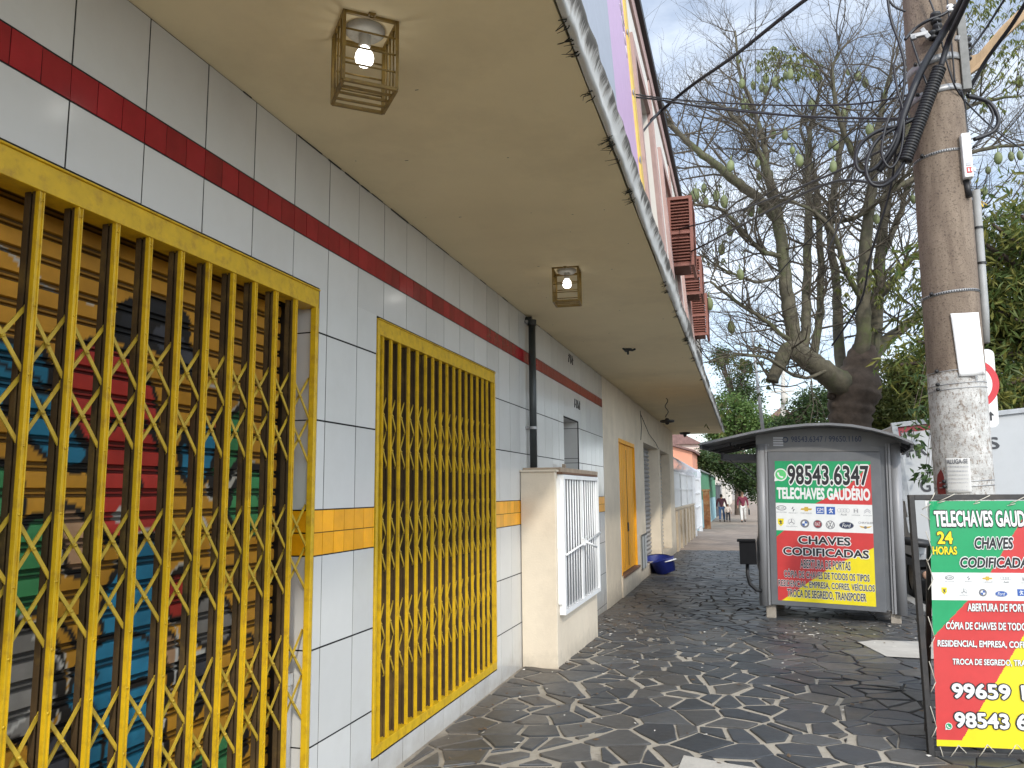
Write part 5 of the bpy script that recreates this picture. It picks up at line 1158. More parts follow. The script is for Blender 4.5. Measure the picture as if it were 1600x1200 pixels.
# paper sheets
def paper(name, label, corners, m, curl=.02, lift=.004, lines=None):
    mb = MB(); NXp, NYp = 12, 14; g_ = []
    for j in range(NYp+1):
        for i in range(NXp+1):
            x, y = i/NXp, j/NYp
            u = (corners[0][0]*(1-x)+corners[1][0]*x)*(1-y)+(corners[3][0]*(1-x)+corners[2][0]*x)*y
            v = (corners[0][1]*(1-x)+corners[1][1]*x)*(1-y)+(corners[3][1]*(1-x)+corners[2][1]*x)*y
            d = ray(u, v); z = (CAM + d*((PY-.17-CAM.y)/d.y)).z; c = pole_c(z); r = pole_r(z)+lift+curl*(x**3)*(.4+y)
            # meet the pole's cylinder, or go tangent past its edge
            px, py = d.x, d.y; ox, oy = CAM.x-c.x, CAM.y-c.y
            A_ = px*px+py*py; B_ = 2*(ox*px+oy*py); C_ = ox*ox+oy*oy-r*r; D_ = B_*B_-4*A_*C_
            tq = (-B_-math.sqrt(D_))/(2*A_) if D_ > 0 else -B_/(2*A_)
            mb.v.append(tuple(CAM+d*tq))
    for j in range(NYp):
        for i in range(NXp): o = j*(NXp+1)+i; mb.f.append((o+NXp+1, o+NXp+2, o+1, o)); mb.m.append(0); mb.sm.append(True)
    o = mb.build(name, m, None, tuple(mb.v[0])); md = o.modifiers.new('thickness', 'SOLIDIFY'); md.thickness = .0012; tag(o, label, 'paper'); return o
paper('paper_notice', 'blank white paper sheet tied round the pole above the white paint', [(1485, 490), (1529, 488), (1540, 586), (1499, 588)], mat('white_paper', (.88, .88, .87), .6, .02, 10), .045, .012)
po = paper('rental_poster', 'small worn rental poster with printed lines pasted low on the pole', [(1477, 716), (1515, 716), (1519, 770), (1479, 771)], mat('old_paper', (.60, .59, .56), .8, .06, 20), 0, .003)
# poster lettering, laid on the cylinder
class PolePlane:
    N = Vector((0, -1, 0))
    def pt(s, a, b, h=0.0):
        c = pole_c(b); r = pole_r(b)+.0045+h; th_ = a/r; return Vector((c.x+r*math.sin(th_), c.y-r*math.cos(th_), b))
QP = PolePlane()
def polest(u, v):
    d = ray(u, v); z = ony(u, v, PY-.17).z; c = pole_c(z); r = pole_r(z); px, py = d.x, d.y; ox, oy = CAM.x-c.x, CAM.y-c.y
    A_ = px*px+py*py; B_ = 2*(ox*px+oy*py); D_ = B_*B_-4*A_*(ox*ox+oy*oy-r*r); tq = (-B_-math.sqrt(max(0, D_)))/(2*A_); h_ = CAM+d*tq
    return math.atan2(h_.x-c.x, c.y-h_.y)*r, h_.z
pb_ = Vector(po.location); pt_ = MB()
def pbox(u0, v0, u1, v1): a = polest(u0, v0); b = polest(u1, v1); return (a[0], b[1], b[0], a[1])
put_text(pt_, QP, 'ALUGA-SE', pbox(1479, 718, 1512, 724), 1, .05, .001)
rr = random.Random(4)
for i, v in enumerate((728, 735, 741.5, 747.5, 753.5, 765)):
    u = 1478.5
    while u < 1512:
        l = rr.uniform(1.2, 4); bx_ = pbox(u, v, min(u+l, 1513), v+(2.0 if i < 2 else 1.1)); pt_.quad(QP.pt(bx_[0], bx_[1], .001), QP.pt(bx_[2], bx_[1], .001), QP.pt(bx_[2], bx_[3], .001), QP.pt(bx_[0], bx_[3], .001)); u += l+.9
pt_.build('lettering', [P_LGREY, P_GREY], po, tuple(pb_))
# red brown stain plate on the foot
m_ = MB()
pts = [(1470, 733), (1474, 741), (1477, 757), (1478, 772), (1466, 772), (1464, 757), (1465, 742)]; vs = []
for u, v in pts: a, b = polest(u, v); vs.append(QP.pt(a, b, .001))
m_.add(vs, [tuple(reversed(range(len(vs))))]); m_.build('red_paint_mark', flat('red_brown_paint', (.19, .022, .018), .8), pole, PB)
# weathered wooden wedge jutting out behind the bracket
m_ = MB(); P0 = [ony(1498, 92, 6.05), ony(1500, 126, 6.05), ony(1532, 104, 6.1), ony(1566, 62, 6.2), ony(1612, 18, 6.3), ony(1612, -4, 6.3), ony(1566, 40, 6.2), ony(1528, 84, 6.1)]
k = len(P0); m_.add(P0+[p+Vector((0, .05, 0)) for p in P0], [tuple(range(k)), tuple(reversed(range(k, 2*k)))]+[(i, k+i, k+(i+1) % k, (i+1) % k) for i in range(k)])
tag(m_.build('wooden_brace', mat('weathered_wood', (.34, .23, .13), .8, .2, 5, .2, 30, stretch=(3, 1, .6)), None, tuple(P0[0])), 'tan weathered wooden brace jutting up to the right behind the pole bracket', 'brace')
m_ = MB(); rr = random.Random(9)
for (u, v) in ((1530, 312), (1520, 345)):
    for i in range(5): a = ony(u, v, 6.1); m_.bar(a, a+Vector((rr.uniform(-.05, .05), rr.uniform(-.03, .03), rr.uniform(-.09, -.02))), .012, .004)
tag(m_.build('yellow_tag', flat('faded_yellow_tag', (.55, .38, .04)), None, tuple(ony(1530, 312, 6.1))), 'torn faded yellow tag strips tied beside the pole under the terminal box', 'tag')

# ================================================================== CABLES
def cable(name, label, pts, r, cat='cable', m=None, group=None):
    """pts: (u, v, y) anchor points joined by a smooth curve in space"""
    P = [ony(u, v, y) for u, v, y in pts]; Q = []
    for i in range(len(P)-1):
        p0 = P[max(i-1, 0)]; p1 = P[i]; p2 = P[i+1]; p3 = P[min(i+2, len(P)-1)]
        for k in range(8):
            t = k/8; Q.append(.5*((2*p1)+(p2-p0)*t+(2*p0-5*p1+4*p2-p3)*t*t+(3*p1-p0-3*p2+p3)*t*t*t))
    Q.append(P[-1]); b = MB(); b.tube(Q, r, 7)
    return tag(b.build(name, m or M_CABLE, None, tuple(P[0])), label, cat, group)
cable('service_cable', 'thick black service cable crossing the sky from upper right down to the pink upper wall', [(1330, -45, 6.2), (1255, 2, 6.6), (1150, 85, 7.2), (1075, 138, 7.8), (1017, 188, 8.4)], .017)
cable('service_cable', 'looped end of the thick black cable hanging at the upper wall', [(1032, 172, 8.2), (1005, 205, 7.8), (988, 232, 7.3)], .011)
cable('service_cable', 'upper of two thin black wires running level from billboard to pole', [(982, 146, 7.2), (1060, 156, 7.0), (1200, 164, 6.6), (1330, 163, 6.2), (1425, 148, 5.82)], .007)
cable('service_cable', 'lower of two thin black wires sagging level from billboard to pole', [(982, 151, 7.2), (1030, 156, 7.1), (1120, 170, 6.9), (1260, 182, 6.5), (1432, 186, 5.82)], .009)
cable('service_cable', 'thin black wire sagging just under the level pair through the tree top', [(1040, 160, 8), (1200, 176, 7.2), (1320, 190, 6.6), (1440, 185, 5.82)], .006)
cable('hanging_wire', 'thin wire dropping straight down before the tree at left', [(1182, -20, 7), (1180, 60, 7), (1181, 160, 7), (1182, 235, 7)], .004)
cable('hanging_wire', 'thin wire dropping from the pole cables down across the tree', [(1318, -20, 6.6), (1308, 60, 6.6), (1345, 160, 6.6), (1336, 240, 6.6), (1322, 320, 6.6), (1290, 400, 6.6)], .006)
cable('service_cable', 'black cable sweeping down left from the splice closure past the louvred cages', [(1414, 252, 5.77), (1380, 285, 6.2), (1300, 285, 7), (1200, 330, 8.5), (1090, 388, 11), (1045, 408, 12.5)], .012)
cable('service_cable', 'thin black cable from pole loops down left to the middle louvred cage', [(1430, 208, 5.8), (1330, 258, 6.6), (1230, 300, 7.8), (1110, 345, 10), (1040, 362, 12)], .010)
cable('service_cable', 'thick bundled cable running from top right across the pole front down to its left', [(1520, -40, 5.2), (1500, 8, 5.5), (1478, 45, 5.72), (1440, 110, 5.76), (1412, 180, 5.77), (1400, 225, 5.8), (1372, 268, 5.85)], .026)
cable('service_cable', 'second bundled cable beside the thick one reaching the splice closure', [(1530, -40, 5.2), (1497, 30, 5.5), (1482, 65, 5.72), (1470, 104, 5.765)], .020)
cable('service_cable', 'black cable falling along the left edge of the pole top', [(1385, -20, 5.8), (1392, 30, 5.8), (1406, 70, 5.8), (1414, 110, 5.79), (1408, 170, 5.8), (1398, 215, 5.82)], .010)
cable('service_cable', 'curled black cable joining the clamp at the pole top left', [(1378, -20, 5.8), (1395, 8, 5.8), (1415, 18, 5.8)], .008)
cable('cable_loop', 'larger black cable loop hanging left of the pole', [(1412, 195, 5.78), (1372, 205, 5.8), (1345, 225, 5.82), (1337, 250, 5.83), (1345, 268, 5.83), (1368, 262, 5.8), (1395, 225, 5.78), (1418, 160, 5.78)], .013, 'cable loop')
cable('cable_loop', 'lower black cable loop swinging up to the splice closure end', [(1430, 185, 5.78), (1375, 215, 5.8), (1354, 255, 5.8), (1360, 285, 5.8), (1380, 290, 5.8), (1400, 275, 5.78), (1414, 252, 5.77)], .013, 'cable loop')
cable('cable_loop', 'black cable loop bulging on the street side of the pole', [(1512, 150, 5.95), (1545, 160, 6), (1560, 185, 6), (1552, 205, 6), (1522, 218, 5.97)], .015, 'cable loop')
cable('cable_loop', 'inner thinner cable loop on the street side of the pole', [(1510, 148, 5.95), (1535, 155, 6), (1552, 180, 6), (1540, 208, 6), (1521, 230, 5.97)], .009, 'cable loop')
cable('service_cable', 'black cable rising steeply to the upper right corner behind the pole', [(1512, 145, 6.0), (1540, 95, 5.9), (1580, 40, 5.7), (1606, -2, 5.5)], .014)
cable('service_cable', 'thin cable rising to the upper right beside the steep one', [(1508, 88, 6.0), (1540, 45, 5.95), (1575, -10, 5.8)], .008)
cable('service_cable', 'black cable wrapped across the pole front under the top band', [(1414, 62, 5.78), (1430, 45, 5.80), (1450, 32, 5.77), (1475, 22, 5.78), (1492, 8, 5.8)], .011)
cable('service_cable', 'pair strand crossing the pole front to the bracket foot', [(1448, -10, 5.79), (1462, 25, 5.77), (1476, 85, 5.77), (1490, 130, 5.8), (1500, 148, 5.86)], .006)
cable('service_cable', 'cable running down the street side from bracket to terminal box', [(1500, 142, 5.86), (1506, 165, 5.95), (1508, 190, 5.98), (1511, 210, 5.98)], .014)
cable('service_cable', 'cable dropping from the terminal box into the grey conduit', [(1511, 272, 5.98), (1514, 300, 5.98), (1512, 325, 6.02)], .014)
cable('service_cable', 'wavy black cable dropping through the tree left of the pole', [(1400, 230, 5.85), (1390, 300, 6.0), (1360, 400, 6.2), (1345, 470, 6.4), (1300, 540, 6.8)], .008)
cable('service_cable', 'dark slack cable climbing from behind the kiosk to the pole', [(1180, 470, 9), (1250, 390, 8), (1330, 310, 7), (1405, 240, 5.85)], .007)

cable('service_cable', 'thin black wire from behind the pole sloping down to the right edge', [(1500, 150, 6.05), (1540, 190, 6.4), (1580, 222, 6.8), (1620, 245, 7.2)], .006)
cable('service_cable', 'slack black wire curving left from the pole into the thick of the tree crown', [(1415, 120, 5.8), (1370, 175, 6.2), (1320, 215, 6.8), (1240, 275, 7.8), (1160, 330, 9)], .006)
cable('cable_loop', 'tight coil of thin black cable strapped to the pole left of the splice closure', [(1406, 150, 5.78), (1385, 195, 5.76), (1378, 240, 5.76), (1392, 262, 5.76), (1408, 235, 5.76), (1412, 180, 5.76), (1402, 140, 5.78), (1396, 100, 5.78)], .009, 'cable loop')
cable('service_cable', 'black strand hugging the pole front from the second steel band up to the clamp', [(1424, 62, 5.79), (1440, 110, 5.765), (1452, 150, 5.765), (1436, 195, 5.77), (1420, 230, 5.78)], .008)
cable('service_cable', 'thin black wire rising from the bracket straight up out of the picture', [(1492, 130, 5.84), (1486, 60, 5.8), (1478, -20, 5.78)], .006)

# ================================================================== TRAFFIC SIGN
SY = 7.6; a = ony(1476, 548, SY); b = ony(1562, 666, SY)
ts = thing('traffic_sign', 'white traffic sign with red ring and black arrow, half hidden behind the pole', 'traffic sign', ((a.x+b.x)/2, SY, gz(SY))); TS = tuple(ts.location)
SP = Plane(ony(1519, 607, SY), (1, .0, -.02), (.02, 0, 1)); sw, sh = (b.x-a.x)/2, (a.z-b.z)/2
m_ = MB(); rr_ = .05; out_ = []
for (cx0, cy0, a0) in ((sw-rr_, sh-rr_, 0), (-sw+rr_, sh-rr_, 90), (-sw+rr_, -sh+rr_, 180), (sw-rr_, -sh+rr_, 270)):
    for i in range(7): t = R(a0+15*i); out_.append((cx0+rr_*math.cos(t), cy0+rr_*math.sin(t)))
k = len(out_); F_ = [SP.pt(x, y, .003) for x, y in out_]; Bk = [SP.pt(x, y, -.003) for x, y in out_]
m_.add(F_+Bk, [tuple(range(k)), tuple(reversed(range(k, 2*k)))]+[(i, k+i, k+(i+1) % k, (i+1) % k) for i in range(k)]); m_.build('plate', M_WHITE, ts, TS)
m_ = MB(); q = SP.st(1515, 600); ring(m_, SP, q, .225, .052, 0, .0045, 40); m_.build('red_ring', flat('sign_red', (.55, .02, .03)), ts, TS)
m_ = MB(); q = SP.st(1548, 650); k = .040; poly(m_, SP, [(q[0]-.008, q[1]-k), (q[0]+.008, q[1]-k), (q[0]+.008, q[1]+.005), (q[0]-.008, q[1]+.005)], 0, .0045); poly(m_, SP, [(q[0]-.028, q[1]+.003), (q[0]+.028, q[1]+.003), (q[0], q[1]+k)], 0, .005); m_.build('arrow', P_BLACK, ts, TS)
m_ = MB(); m_.tube([(TS[0], SY+.03, gz(SY)-.1), (TS[0], SY+.03, a.z-.03)], .028, 12); m_.build('post', M_STEEL, ts, TS)

# ================================================================== TRUCK WITH A WHITE BOX BODY, LEANING IN THE GUTTER
TY = 12.6; tA = ony(1393, 661, TY); tB = ony(1430, 872, TY)
ta = math.atan2(tB.x-tA.x, tA.z-tB.z)               # lean
tr = thing('box_truck', 'white box truck seen from behind, leaning, with dark block letters on its back', 'truck', (tB.x+1.1, TY, gz(TY)-.14)); TT = tuple(tr.location)
TS_ = Vector((math.cos(ta), 0, math.sin(ta))); TU = Vector((-math.sin(ta), 0, math.cos(ta)))
TP = Plane(tB, TS_, TU); tw_, th_ = 1.84, (tA-tB).length
def tp(s, d, t): return TP.O+TP.S*s-TP.N*d+TP.T*t
def tbox(mb, s0, s1, d0, d1, t0, t1, mi=0):
    vs = [tp(s, d, t) for t in (t0, t1) for d in (d0, d1) for s in (s0, s1)]
    mb.add(vs, [(2, 3, 1, 0), (4, 5, 7, 6), (0, 1, 5, 4), (2, 6, 7, 3), (0, 4, 6, 2), (1, 3, 7, 5)], mi)
M_TRUCK = mat('truck_white_panel', (.42, .43, .435), .45, .05, 2, stain=(.28, .27, .25), stain_amt=.35, ss=2)
m_ = MB(); tbox(m_, 0.02, tw_-.02, .03, 4.2, 0, th_-.03); m_.build('box_body', M_TRUCK, tr, TT, .01)
m_ = MB(); tbox(m_, -.01, .07, -.01, .06, -.03, th_); tbox(m_, tw_-.07, tw_+.01, -.01, .06, -.03, th_); tbox(m_, .07, tw_-.07, -.01, .028, th_-.07, th_); tbox(m_, .07, tw_-.07, -.01, .028, -.03, .05)
for t in (.35, .8, 1.25): tbox(m_, -.035, .0, -.03, .05, t, t+.22)
m_.build('corner_rail', mat('truck_grey_rail', (.30, .31, .32), .45, .15, 8, metal=.3), tr, TT, .006)
TF = Plane(tp(0, -.012+.04, 0), TP.S, TP.T)
m_ = MB()
a = TF.st(1396, 668); poly(m_, TF, [(a[0], a[1]), (a[0]+.5, a[1]), (a[0]+.5, a[1]-.09), (a[0]+.09, a[1]-.09), (a[0]+.09, a[1]-.2), (a[0], a[1]-.2)], 1, .002)
put_text(m_, TF, 'FACC', pxbox(TF, 1406, 674, 1430, 681), 0, .03, .003)
put_text(m_, TF, 'FR', (TF.st(1417, 714)[0], TF.st(1417, 714)[1], TF.st(1417, 714)[0]+.27, TF.st(1417, 714)[1]+.16), 0, .045, .003)
s_ = TF.st(1547, 702); put_text(m_, TF, 'S', (s_[0], s_[1], s_[0]+.12, s_[1]+.16), 0, .045, .003)
s_ = TF.st(1440, 769); put_text(m_, TF, 'G', (s_[0], s_[1], s_[0]+.125, s_[1]+.17), 0, .045, .003)
m_.build('lettering', [P_GREY if False else flat('letter_dark', (.03, .03, .035)), P_MAROON], tr, TT)
m_ = MB(); tbox(m_, .02, tw_-.02, .3, 4.0, -.16, -.035); tbox(m_, .05, tw_-.05, .05, .16, -.32, -.18); tbox(m_, .3, .36, .12, .4, -.2, -.05); tbox(m_, tw_-.36, tw_-.3, .12, .4, -.2, -.05); m_.build('chassis', M_BLACK, tr, TT)
for s in (.12, tw_-.12):
    m_ = MB(); c = tp(s, .04, -.25); m_.lathe([(0, .03), (.05, .03), (.06, .0)], c, 16, 0, Matrix.Rotation(R(90), 4, 'X')); m_.build('tail_light', mat('tail_light_lens', (.45, .28, .2), .25, .1, 8), tr, TT)
for (s, d) in ((.22, 1.1), (tw_-.22, 1.1), (.22, 3.7), (tw_-.22, 3.7)):
    c = tp(s, d, 0); c.z = gz(TY)-.14+.38; m_ = MB(); MW = Matrix.Rotation(R(90), 4, 'Y'); m_.lathe([(.22, -.11), (.36, -.11), (.38, -.08), (.38, .08), (.36, .11), (.22, .11)], c, 28, 0, MW); wh = m_.build('wheel', M_BLACK, tr, TT)
    m_ = MB(); m_.lathe([(0, -.04), (.08, -.05), (.2, -.02), (.22, -.09), (.23, .09), (0, .05)], c, 20, 0, MW); m_.build('rim', M_STEEL, wh, TT)
m_ = MB(); tbox(m_, .15, tw_-.15, 4.35, 6.0, -.35, 1.15); tbox(m_, .2, tw_-.2, 4.3, 5.2, 1.15, 1.5); m_.build('cab', M_TRUCK, tr, TT, .05)
m_ = MB(); c = ony(1432, 848, TY-.15); m_.lathe([(0, -.05), (.16, -.05), (.2, -.02), (.2, .03), (.15, .06), (0, .06)], c, 20, 0, Matrix.Rotation(R(8), 4, 'Y')); m_.build('rubber_buffer', M_BLACK, tr, TT)

# ================================================================== SILK FLOSS TREE (bare, thick trunk, green pods)
def bark_material():
    m = mat('bark', (.105, .092, .062), .9, .35, 5, .8, 18, stain=(.10, .135, .035), stain_amt=.95, ss=1.1); return m
M_BARK = bark_material(); M_BARKD = mat('dark_bark', (.085, .062, .046), .95, .4, 4, .9, 14)
M_TWIG = mat('twig', (.088, .072, .052), .9, .3, 3)
TRY = 20.0
def tat(u, v, dy=0.0): return ony(u, v, TRY+dy)
tbase = tat(1325, 700); tbase.z = gz(TRY)
tree = thing('silk_floss_tree', 'big bare tree with swollen trunk, mossy limbs and hanging green pods behind the kiosk', 'tree', tuple(tbase)); TB_ = tuple(tbase)
rt = random.Random(17)
def smooth(P, k=5):
    Q = []
    for i in range(len(P)-1):
        p0 = P[max(i-1, 0)]; p1 = P[i]; p2 = P[i+1]; p3 = P[min(i+2, len(P)-1)]
        for j in range(k): t = j/k; Q.append(.5*((2*p1)+(p2-p0)*t+(2*p0-5*p1+4*p2-p3)*t*t+(3*p1-p0-3*p2+p3)*t*t*t))
    Q.append(P[-1]); return Q
tk = MB(); P = [Vector((tbase.x, TRY, gz(TRY)-.3)), Vector((tbase.x, TRY, gz(TRY)+.4)), tat(1326, 715), tat(1328, 668), tat(1330, 635), tat(1336, 606), tat(1345, 575), tat(1350, 540)]
Q = smooth(P, 5); RR = [.75, .62, .47, .45, .50, .60, .42, .25]
rad = []
for i in range(len(P)-1):
    for j in range(5): t = j/5; rad.append((RR[i]*(1-t)+RR[i+1]*t)*(1+.08*rt.uniform(-1, 1)))
rad.append(RR[-1]); tk.tube(Q, rad, 22)
# knobs of the burr where the limbs leave
for i in range(14):
    c = tat(1336+rt.gauss(0, 20), 605+rt.gauss(0, 14), rt.uniform(-.55, .2)); tk.lathe([(0, -.10), (.07, -.07), (.10, 0), (.07, .07), (0, .10)], c, 8, 0, Matrix.Rotation(rt.uniform(0, 3), 4, Vector((rt.random(), rt.random(), rt.random())).normalized()))
trunk_o = tk.build('trunk', M_BARKD, tree, TB_)
# main limbs: image-traced courses given depth and thickness
LIMBS = [
 ([(1338, 615, 0), (1312, 598, -.4), (1286, 580, -.8), (1262, 562, -1.1), (1238, 545, -1.3), (1222, 560, -1.5), (1205, 596, -1.6)], [.42, .38, .33, .30, .27, .21, .15]),
 ([(1246, 552, -1.2), (1238, 510, -1.3), (1229, 455, -1.4), (1222, 390, -1.5), (1213, 325, -1.7), (1203, 285, -1.9), (1190, 245, -2.1), (1165, 205, -2.4), (1130, 168, -2.7)], [.24, .21, .20, .18, .16, .13, .10, .07, .04]),
 ([(1257, 558, -.9), (1260, 480, -.6), (1262, 400, -.3), (1264, 320, 0), (1262, 250, .2), (1268, 190, .4), (1285, 130, .6)], [.15, .14, .13, .12, .10, .07, .04]),
 ([(1270, 565, -.4), (1280, 500, .1), (1283, 430, .4), (1280, 350, .8), (1275, 280, 1.0), (1250, 200, 1.2)], [.13, .12, .11, .10, .08, .04]),
 ([(1345, 585, 0), (1349, 520, -.3), (1350, 440, -.5), (1356, 350, -.8), (1364, 270, -.9), (1372, 200, -1.0), (1390, 120, -1.2)], [.26, .23, .20, .17, .14, .10, .05]),
 ([(1352, 590, .2), (1366, 520, .4), (1373, 450, .5), (1378, 370, .5), (1388, 300, .6), (1412, 220, .6), (1440, 130, .5)], [.24, .22, .19, .16, .13, .10, .05]),
 ([(1318, 600, .3), (1310, 520, .9), (1306, 440, 1.3), (1296, 350, 1.6), (1310, 260, 1.8), (1325, 160, 2.0)], [.20, .17, .14, .12, .09, .04]),
 ([(1360, 570, .4), (1378, 540, .7), (1410, 512, 1.0), (1455, 480, 1.4), (1520, 440, 1.8), (1585, 400, 2.2)], [.20, .18, .16, .13, .10, .06]),
 ([(1371, 470, .5), (1410, 420, .2), (1450, 385, -.1), (1530, 350, -.5), (1610, 330, -.8)], [.12, .11, .09, .07, .04]),
 ([(1216, 345, -1.6), (1188, 313, -1.9), (1155, 288, -2.3), (1115, 255, -2.8), (1072, 220, -3.2), (1040, 185, -3.5)], [.15, .14, .13, .11, .08, .04]),
 ([(1200, 280, -1.9), (1195, 230, -1.6), (1180, 175, -1.3), (1155, 110, -1.0), (1148, 50, -.8)], [.10, .085, .07, .05, .03]),
 ([(1222, 400, -1.5), (1195, 395, -2.0), (1170, 372, -2.5), (1130, 330, -3), (1085, 318, -3.4)], [.08, .07, .06, .05, .03]),
 ([(1364, 290, -.8), (1330, 235, -1.3), (1310, 180, -1.7), (1300, 110, -2.0), (1322, 70, -2.2)], [.10, .08, .07, .05, .03]),
 ([(1264, 330, 0), (1300, 345, -.5), (1345, 335, -1.0), (1400, 290, -1.4), (1440, 250, -1.8)], [.08, .075, .07, .06, .03]),
 ([(1412, 220, .6), (1470, 190, .8), (1530, 160, 1.0), (1590, 150, 1.2)], [.09, .075, .06, .03]),
 ([(1388, 300, .6), (1450, 270, 1.0), (1530, 235, 1.4), (1610, 225, 1.7)], [.10, .085, .06, .04]),
 ([(1245, 540, -1.2), (1200, 505, -1.8), (1150, 470, -2.4), (1110, 440, -2.8)], [.07, .06, .05, .03]),
 ([(1300, 575, -.9), (1250, 590, -1.6), (1200, 560, -2.2), (1150, 555, -2.8), (1110, 565, -3.1)], [.05, .045, .04, .035, .02]),
 ([(1349, 470, -.5), (1320, 420, -1.0), (1305, 370, -1.4), (1270, 330, -1.8), (1225, 310, -2.2)], [.09, .08, .07, .05, .03]),
 ([(1378, 400, .5), (1405, 340, .9), (1425, 280, 1.3), (1500, 180, 1.7), (1540, 110, 2.0)], [.10, .09, .08, .05, .03]),
 ([(1225, 430, -1.4), (1180, 440, -1.9), (1130, 420, -2.4), (1100, 400, -2.7)], [.05, .045, .035, .02]),
]
lb = MB(); seeds = []
for P2, r2 in LIMBS:
    P = [tat(u, v, d) for u, v, d in P2]; Q = smooth(P, 5); rad = []
    for i in range(len(P)-1):
        for j in range(5): t = j/5; rad.append(.78*(r2[i]*(1-t)+r2[i+1]*t)*(1+.06*rt.uniform(-1, 1)))
    rad.append(r2[-1]); lb.tube([q+Vector((rt.uniform(-.02, .02), 0, rt.uniform(-.02, .02))) for q in Q], rad, 10)
    for i in range(4, len(Q)-1): seeds.append((Q[i], (Q[i+1]-Q[i-1]).normalized(), rad[i]))
    seeds += [(Q[-1], (Q[-1]-Q[-3]).normalized(), rad[-1])]*3
lb.build('limb', M_BARK, tree, TB_)
tw_mb = MB(); tips = []
def grow(p, d, r, L, lvl):
    k = 5 if lvl < 2 else 4; P = [p.copy()]; dd = d.copy(); rads = [r]
    for i in range(k):
        dd = (dd + Vector((rt.gauss(0, .22), rt.gauss(0, .22), rt.gauss(0, .18)+(.05 if lvl < 3 else -.03)))).normalized(); P.append(P[-1]+dd*L/k); rads.append(r*(1-.75*(i+1)/k))
    tw_mb.tube(P, rads, 5 if lvl == 1 else 3, cap=False)
    if lvl >= 3: 
        tips.append(P[-1]); return
    nch = (5 if lvl == 1 else 4)
    for c in range(nch):
        q = rt.randint(1, k); ax = Vector((rt.gauss(0, 1), rt.gauss(0, 1), rt.gauss(0, 1))).normalized(); nd = (dd + ax*rt.uniform(.6, 1.2) + Vector((0, 0, .15))).normalized()
        grow(P[q], nd, max(rads[q]*.72, .0031), L*rt.uniform(.42, .68), lvl+1)
for (p, d, r) in seeds:
    z_ = p.z
    if rt.random() < (.5 if z_ < 4.6 else .30): continue
    for c in range(2 if r < .1 else 1):
        ax = Vector((rt.gauss(0, 1), rt.gauss(0, 1), rt.gauss(0, 1)+.2)).normalized(); nd = (d*.55+ax*.9).normalized()
        if nd.z < -.4: nd.z *= -.5
        grow(p, nd, min(.028, max(.012, r*.45)), rt.uniform(1.1, 2.1), 1)
tw_mb.build('twigs', M_TWIG, tree, TB_)
# green pods: one prototype, copied
M_POD = mat('green_pod', (.15, .175, .072), .6, .25, 4, .05, 20)
pm_ = MB(); pm_.lathe([(0, .125), (.03, .115), (.062, .075), (.078, .01), (.07, -.06), (.042, -.11), (0, -.135)], (0, 0, 0), 14); pm_.tube([(0, 0, .12), (.01, 0, .22)], .012, 6)
pod0 = pm_.build('pod', M_POD, tree)
PODS = [(1443, 80), (1194, 112), (1214, 112), (1192, 124), (1229, 108), (1236, 102), (1188, 102), (1168, 145), (1170, 152), (1178, 120), (1158, 118), (1140, 243), (1182, 243), (1205, 196), (1222, 198), (1195, 128), (1266, 150), (1325, 158), (1318, 165), (1358, 188), (1365, 195), (1297, 218), (1304, 214), (1299, 246), (1248, 238), (1260, 178), (1183, 266), (1410, 190), (1428, 300), (1369, 332), (1188, 318), (1126, 300), (1118, 295), (1100, 285), (1187, 318), (1172, 316), (1561, 235), (1578, 238), (1590, 228), (1540, 255), (1535, 290), (1543, 375), (1570, 382), (1083, 292), (1105, 305), (1117, 290), (1128, 376), (1140, 350), (1130, 555), (1087, 290), (1590, 118), (1342, 105), (1322, 105), (1352, 118), (1210, 120), (1218, 90), (1175, 165), (1235, 225), (1110, 462), (1143, 496), (1155, 420), (1200, 260)]
def pix(p): d = p-CAM; k = d.dot(FW); return 800+CF*d.dot(RT)/k, 600-CF*d.dot(UP)/k
hang = [[*pix(p), p, 0] for p in tips+[q[0] for q in seeds]]
for i, (u, v) in enumerate(PODS):
    o = pod0 if i == 0 else pod0.copy()
    if i: col.objects.link(o); o.parent = tree
    s = rt.uniform(.7, 1.12)
    best = min(hang, key=lambda h: (h[0]-u)**2+(h[1]-v)**2+h[3]); best[3] += 900
    o.location = best[2]-tbase-Vector((.0, 0, .20*s)); o.scale = (s, s, s*rt.uniform(.95, 1.15)); o.rotation_euler = (rt.uniform(-.12, .12), rt.uniform(-.12, .12), rt.uniform(0, 3))

# ------------------------------------------------------------------ leafy trees and shrubs 
L_DARK = leafmat('dark_leaf', [(.022, .045, .014), (.04, .075, .022), (.075, .11, .03), (.03, .06, .02)])
L_OLIVE = leafmat('olive_leaf', [(.07, .095, .022), (.13, .15, .035), (.19, .19, .05), (.08, .11, .025)])
L_LIGHT = leafmat('light_leaf', [(.05, .10, .025), (.10, .17, .04), (.15, .21, .06), (.06, .12, .03)], .35)
L_YEL = leafmat('yellowing_leaf', [(.055, .09, .024), (.11, .15, .036), (.23, .21, .045), (.065, .105, .03)], .35)
def leaf(mb, p, d, L, W, rnd):
    d = d.normalized(); s = d.cross(Vector((rnd.gauss(0, 1), rnd.gauss(0, 1), rnd.gauss(0, 1))));
    if s.length < 1e-3: return
    s.normalize(); n = s.cross(d); m_ = p+d*L*.5+n*L*.08
    mb.add([p, m_+s*W/2, p+d*L, m_-s*W/2], [(0, 1, 2), (0, 2, 3)], 0)
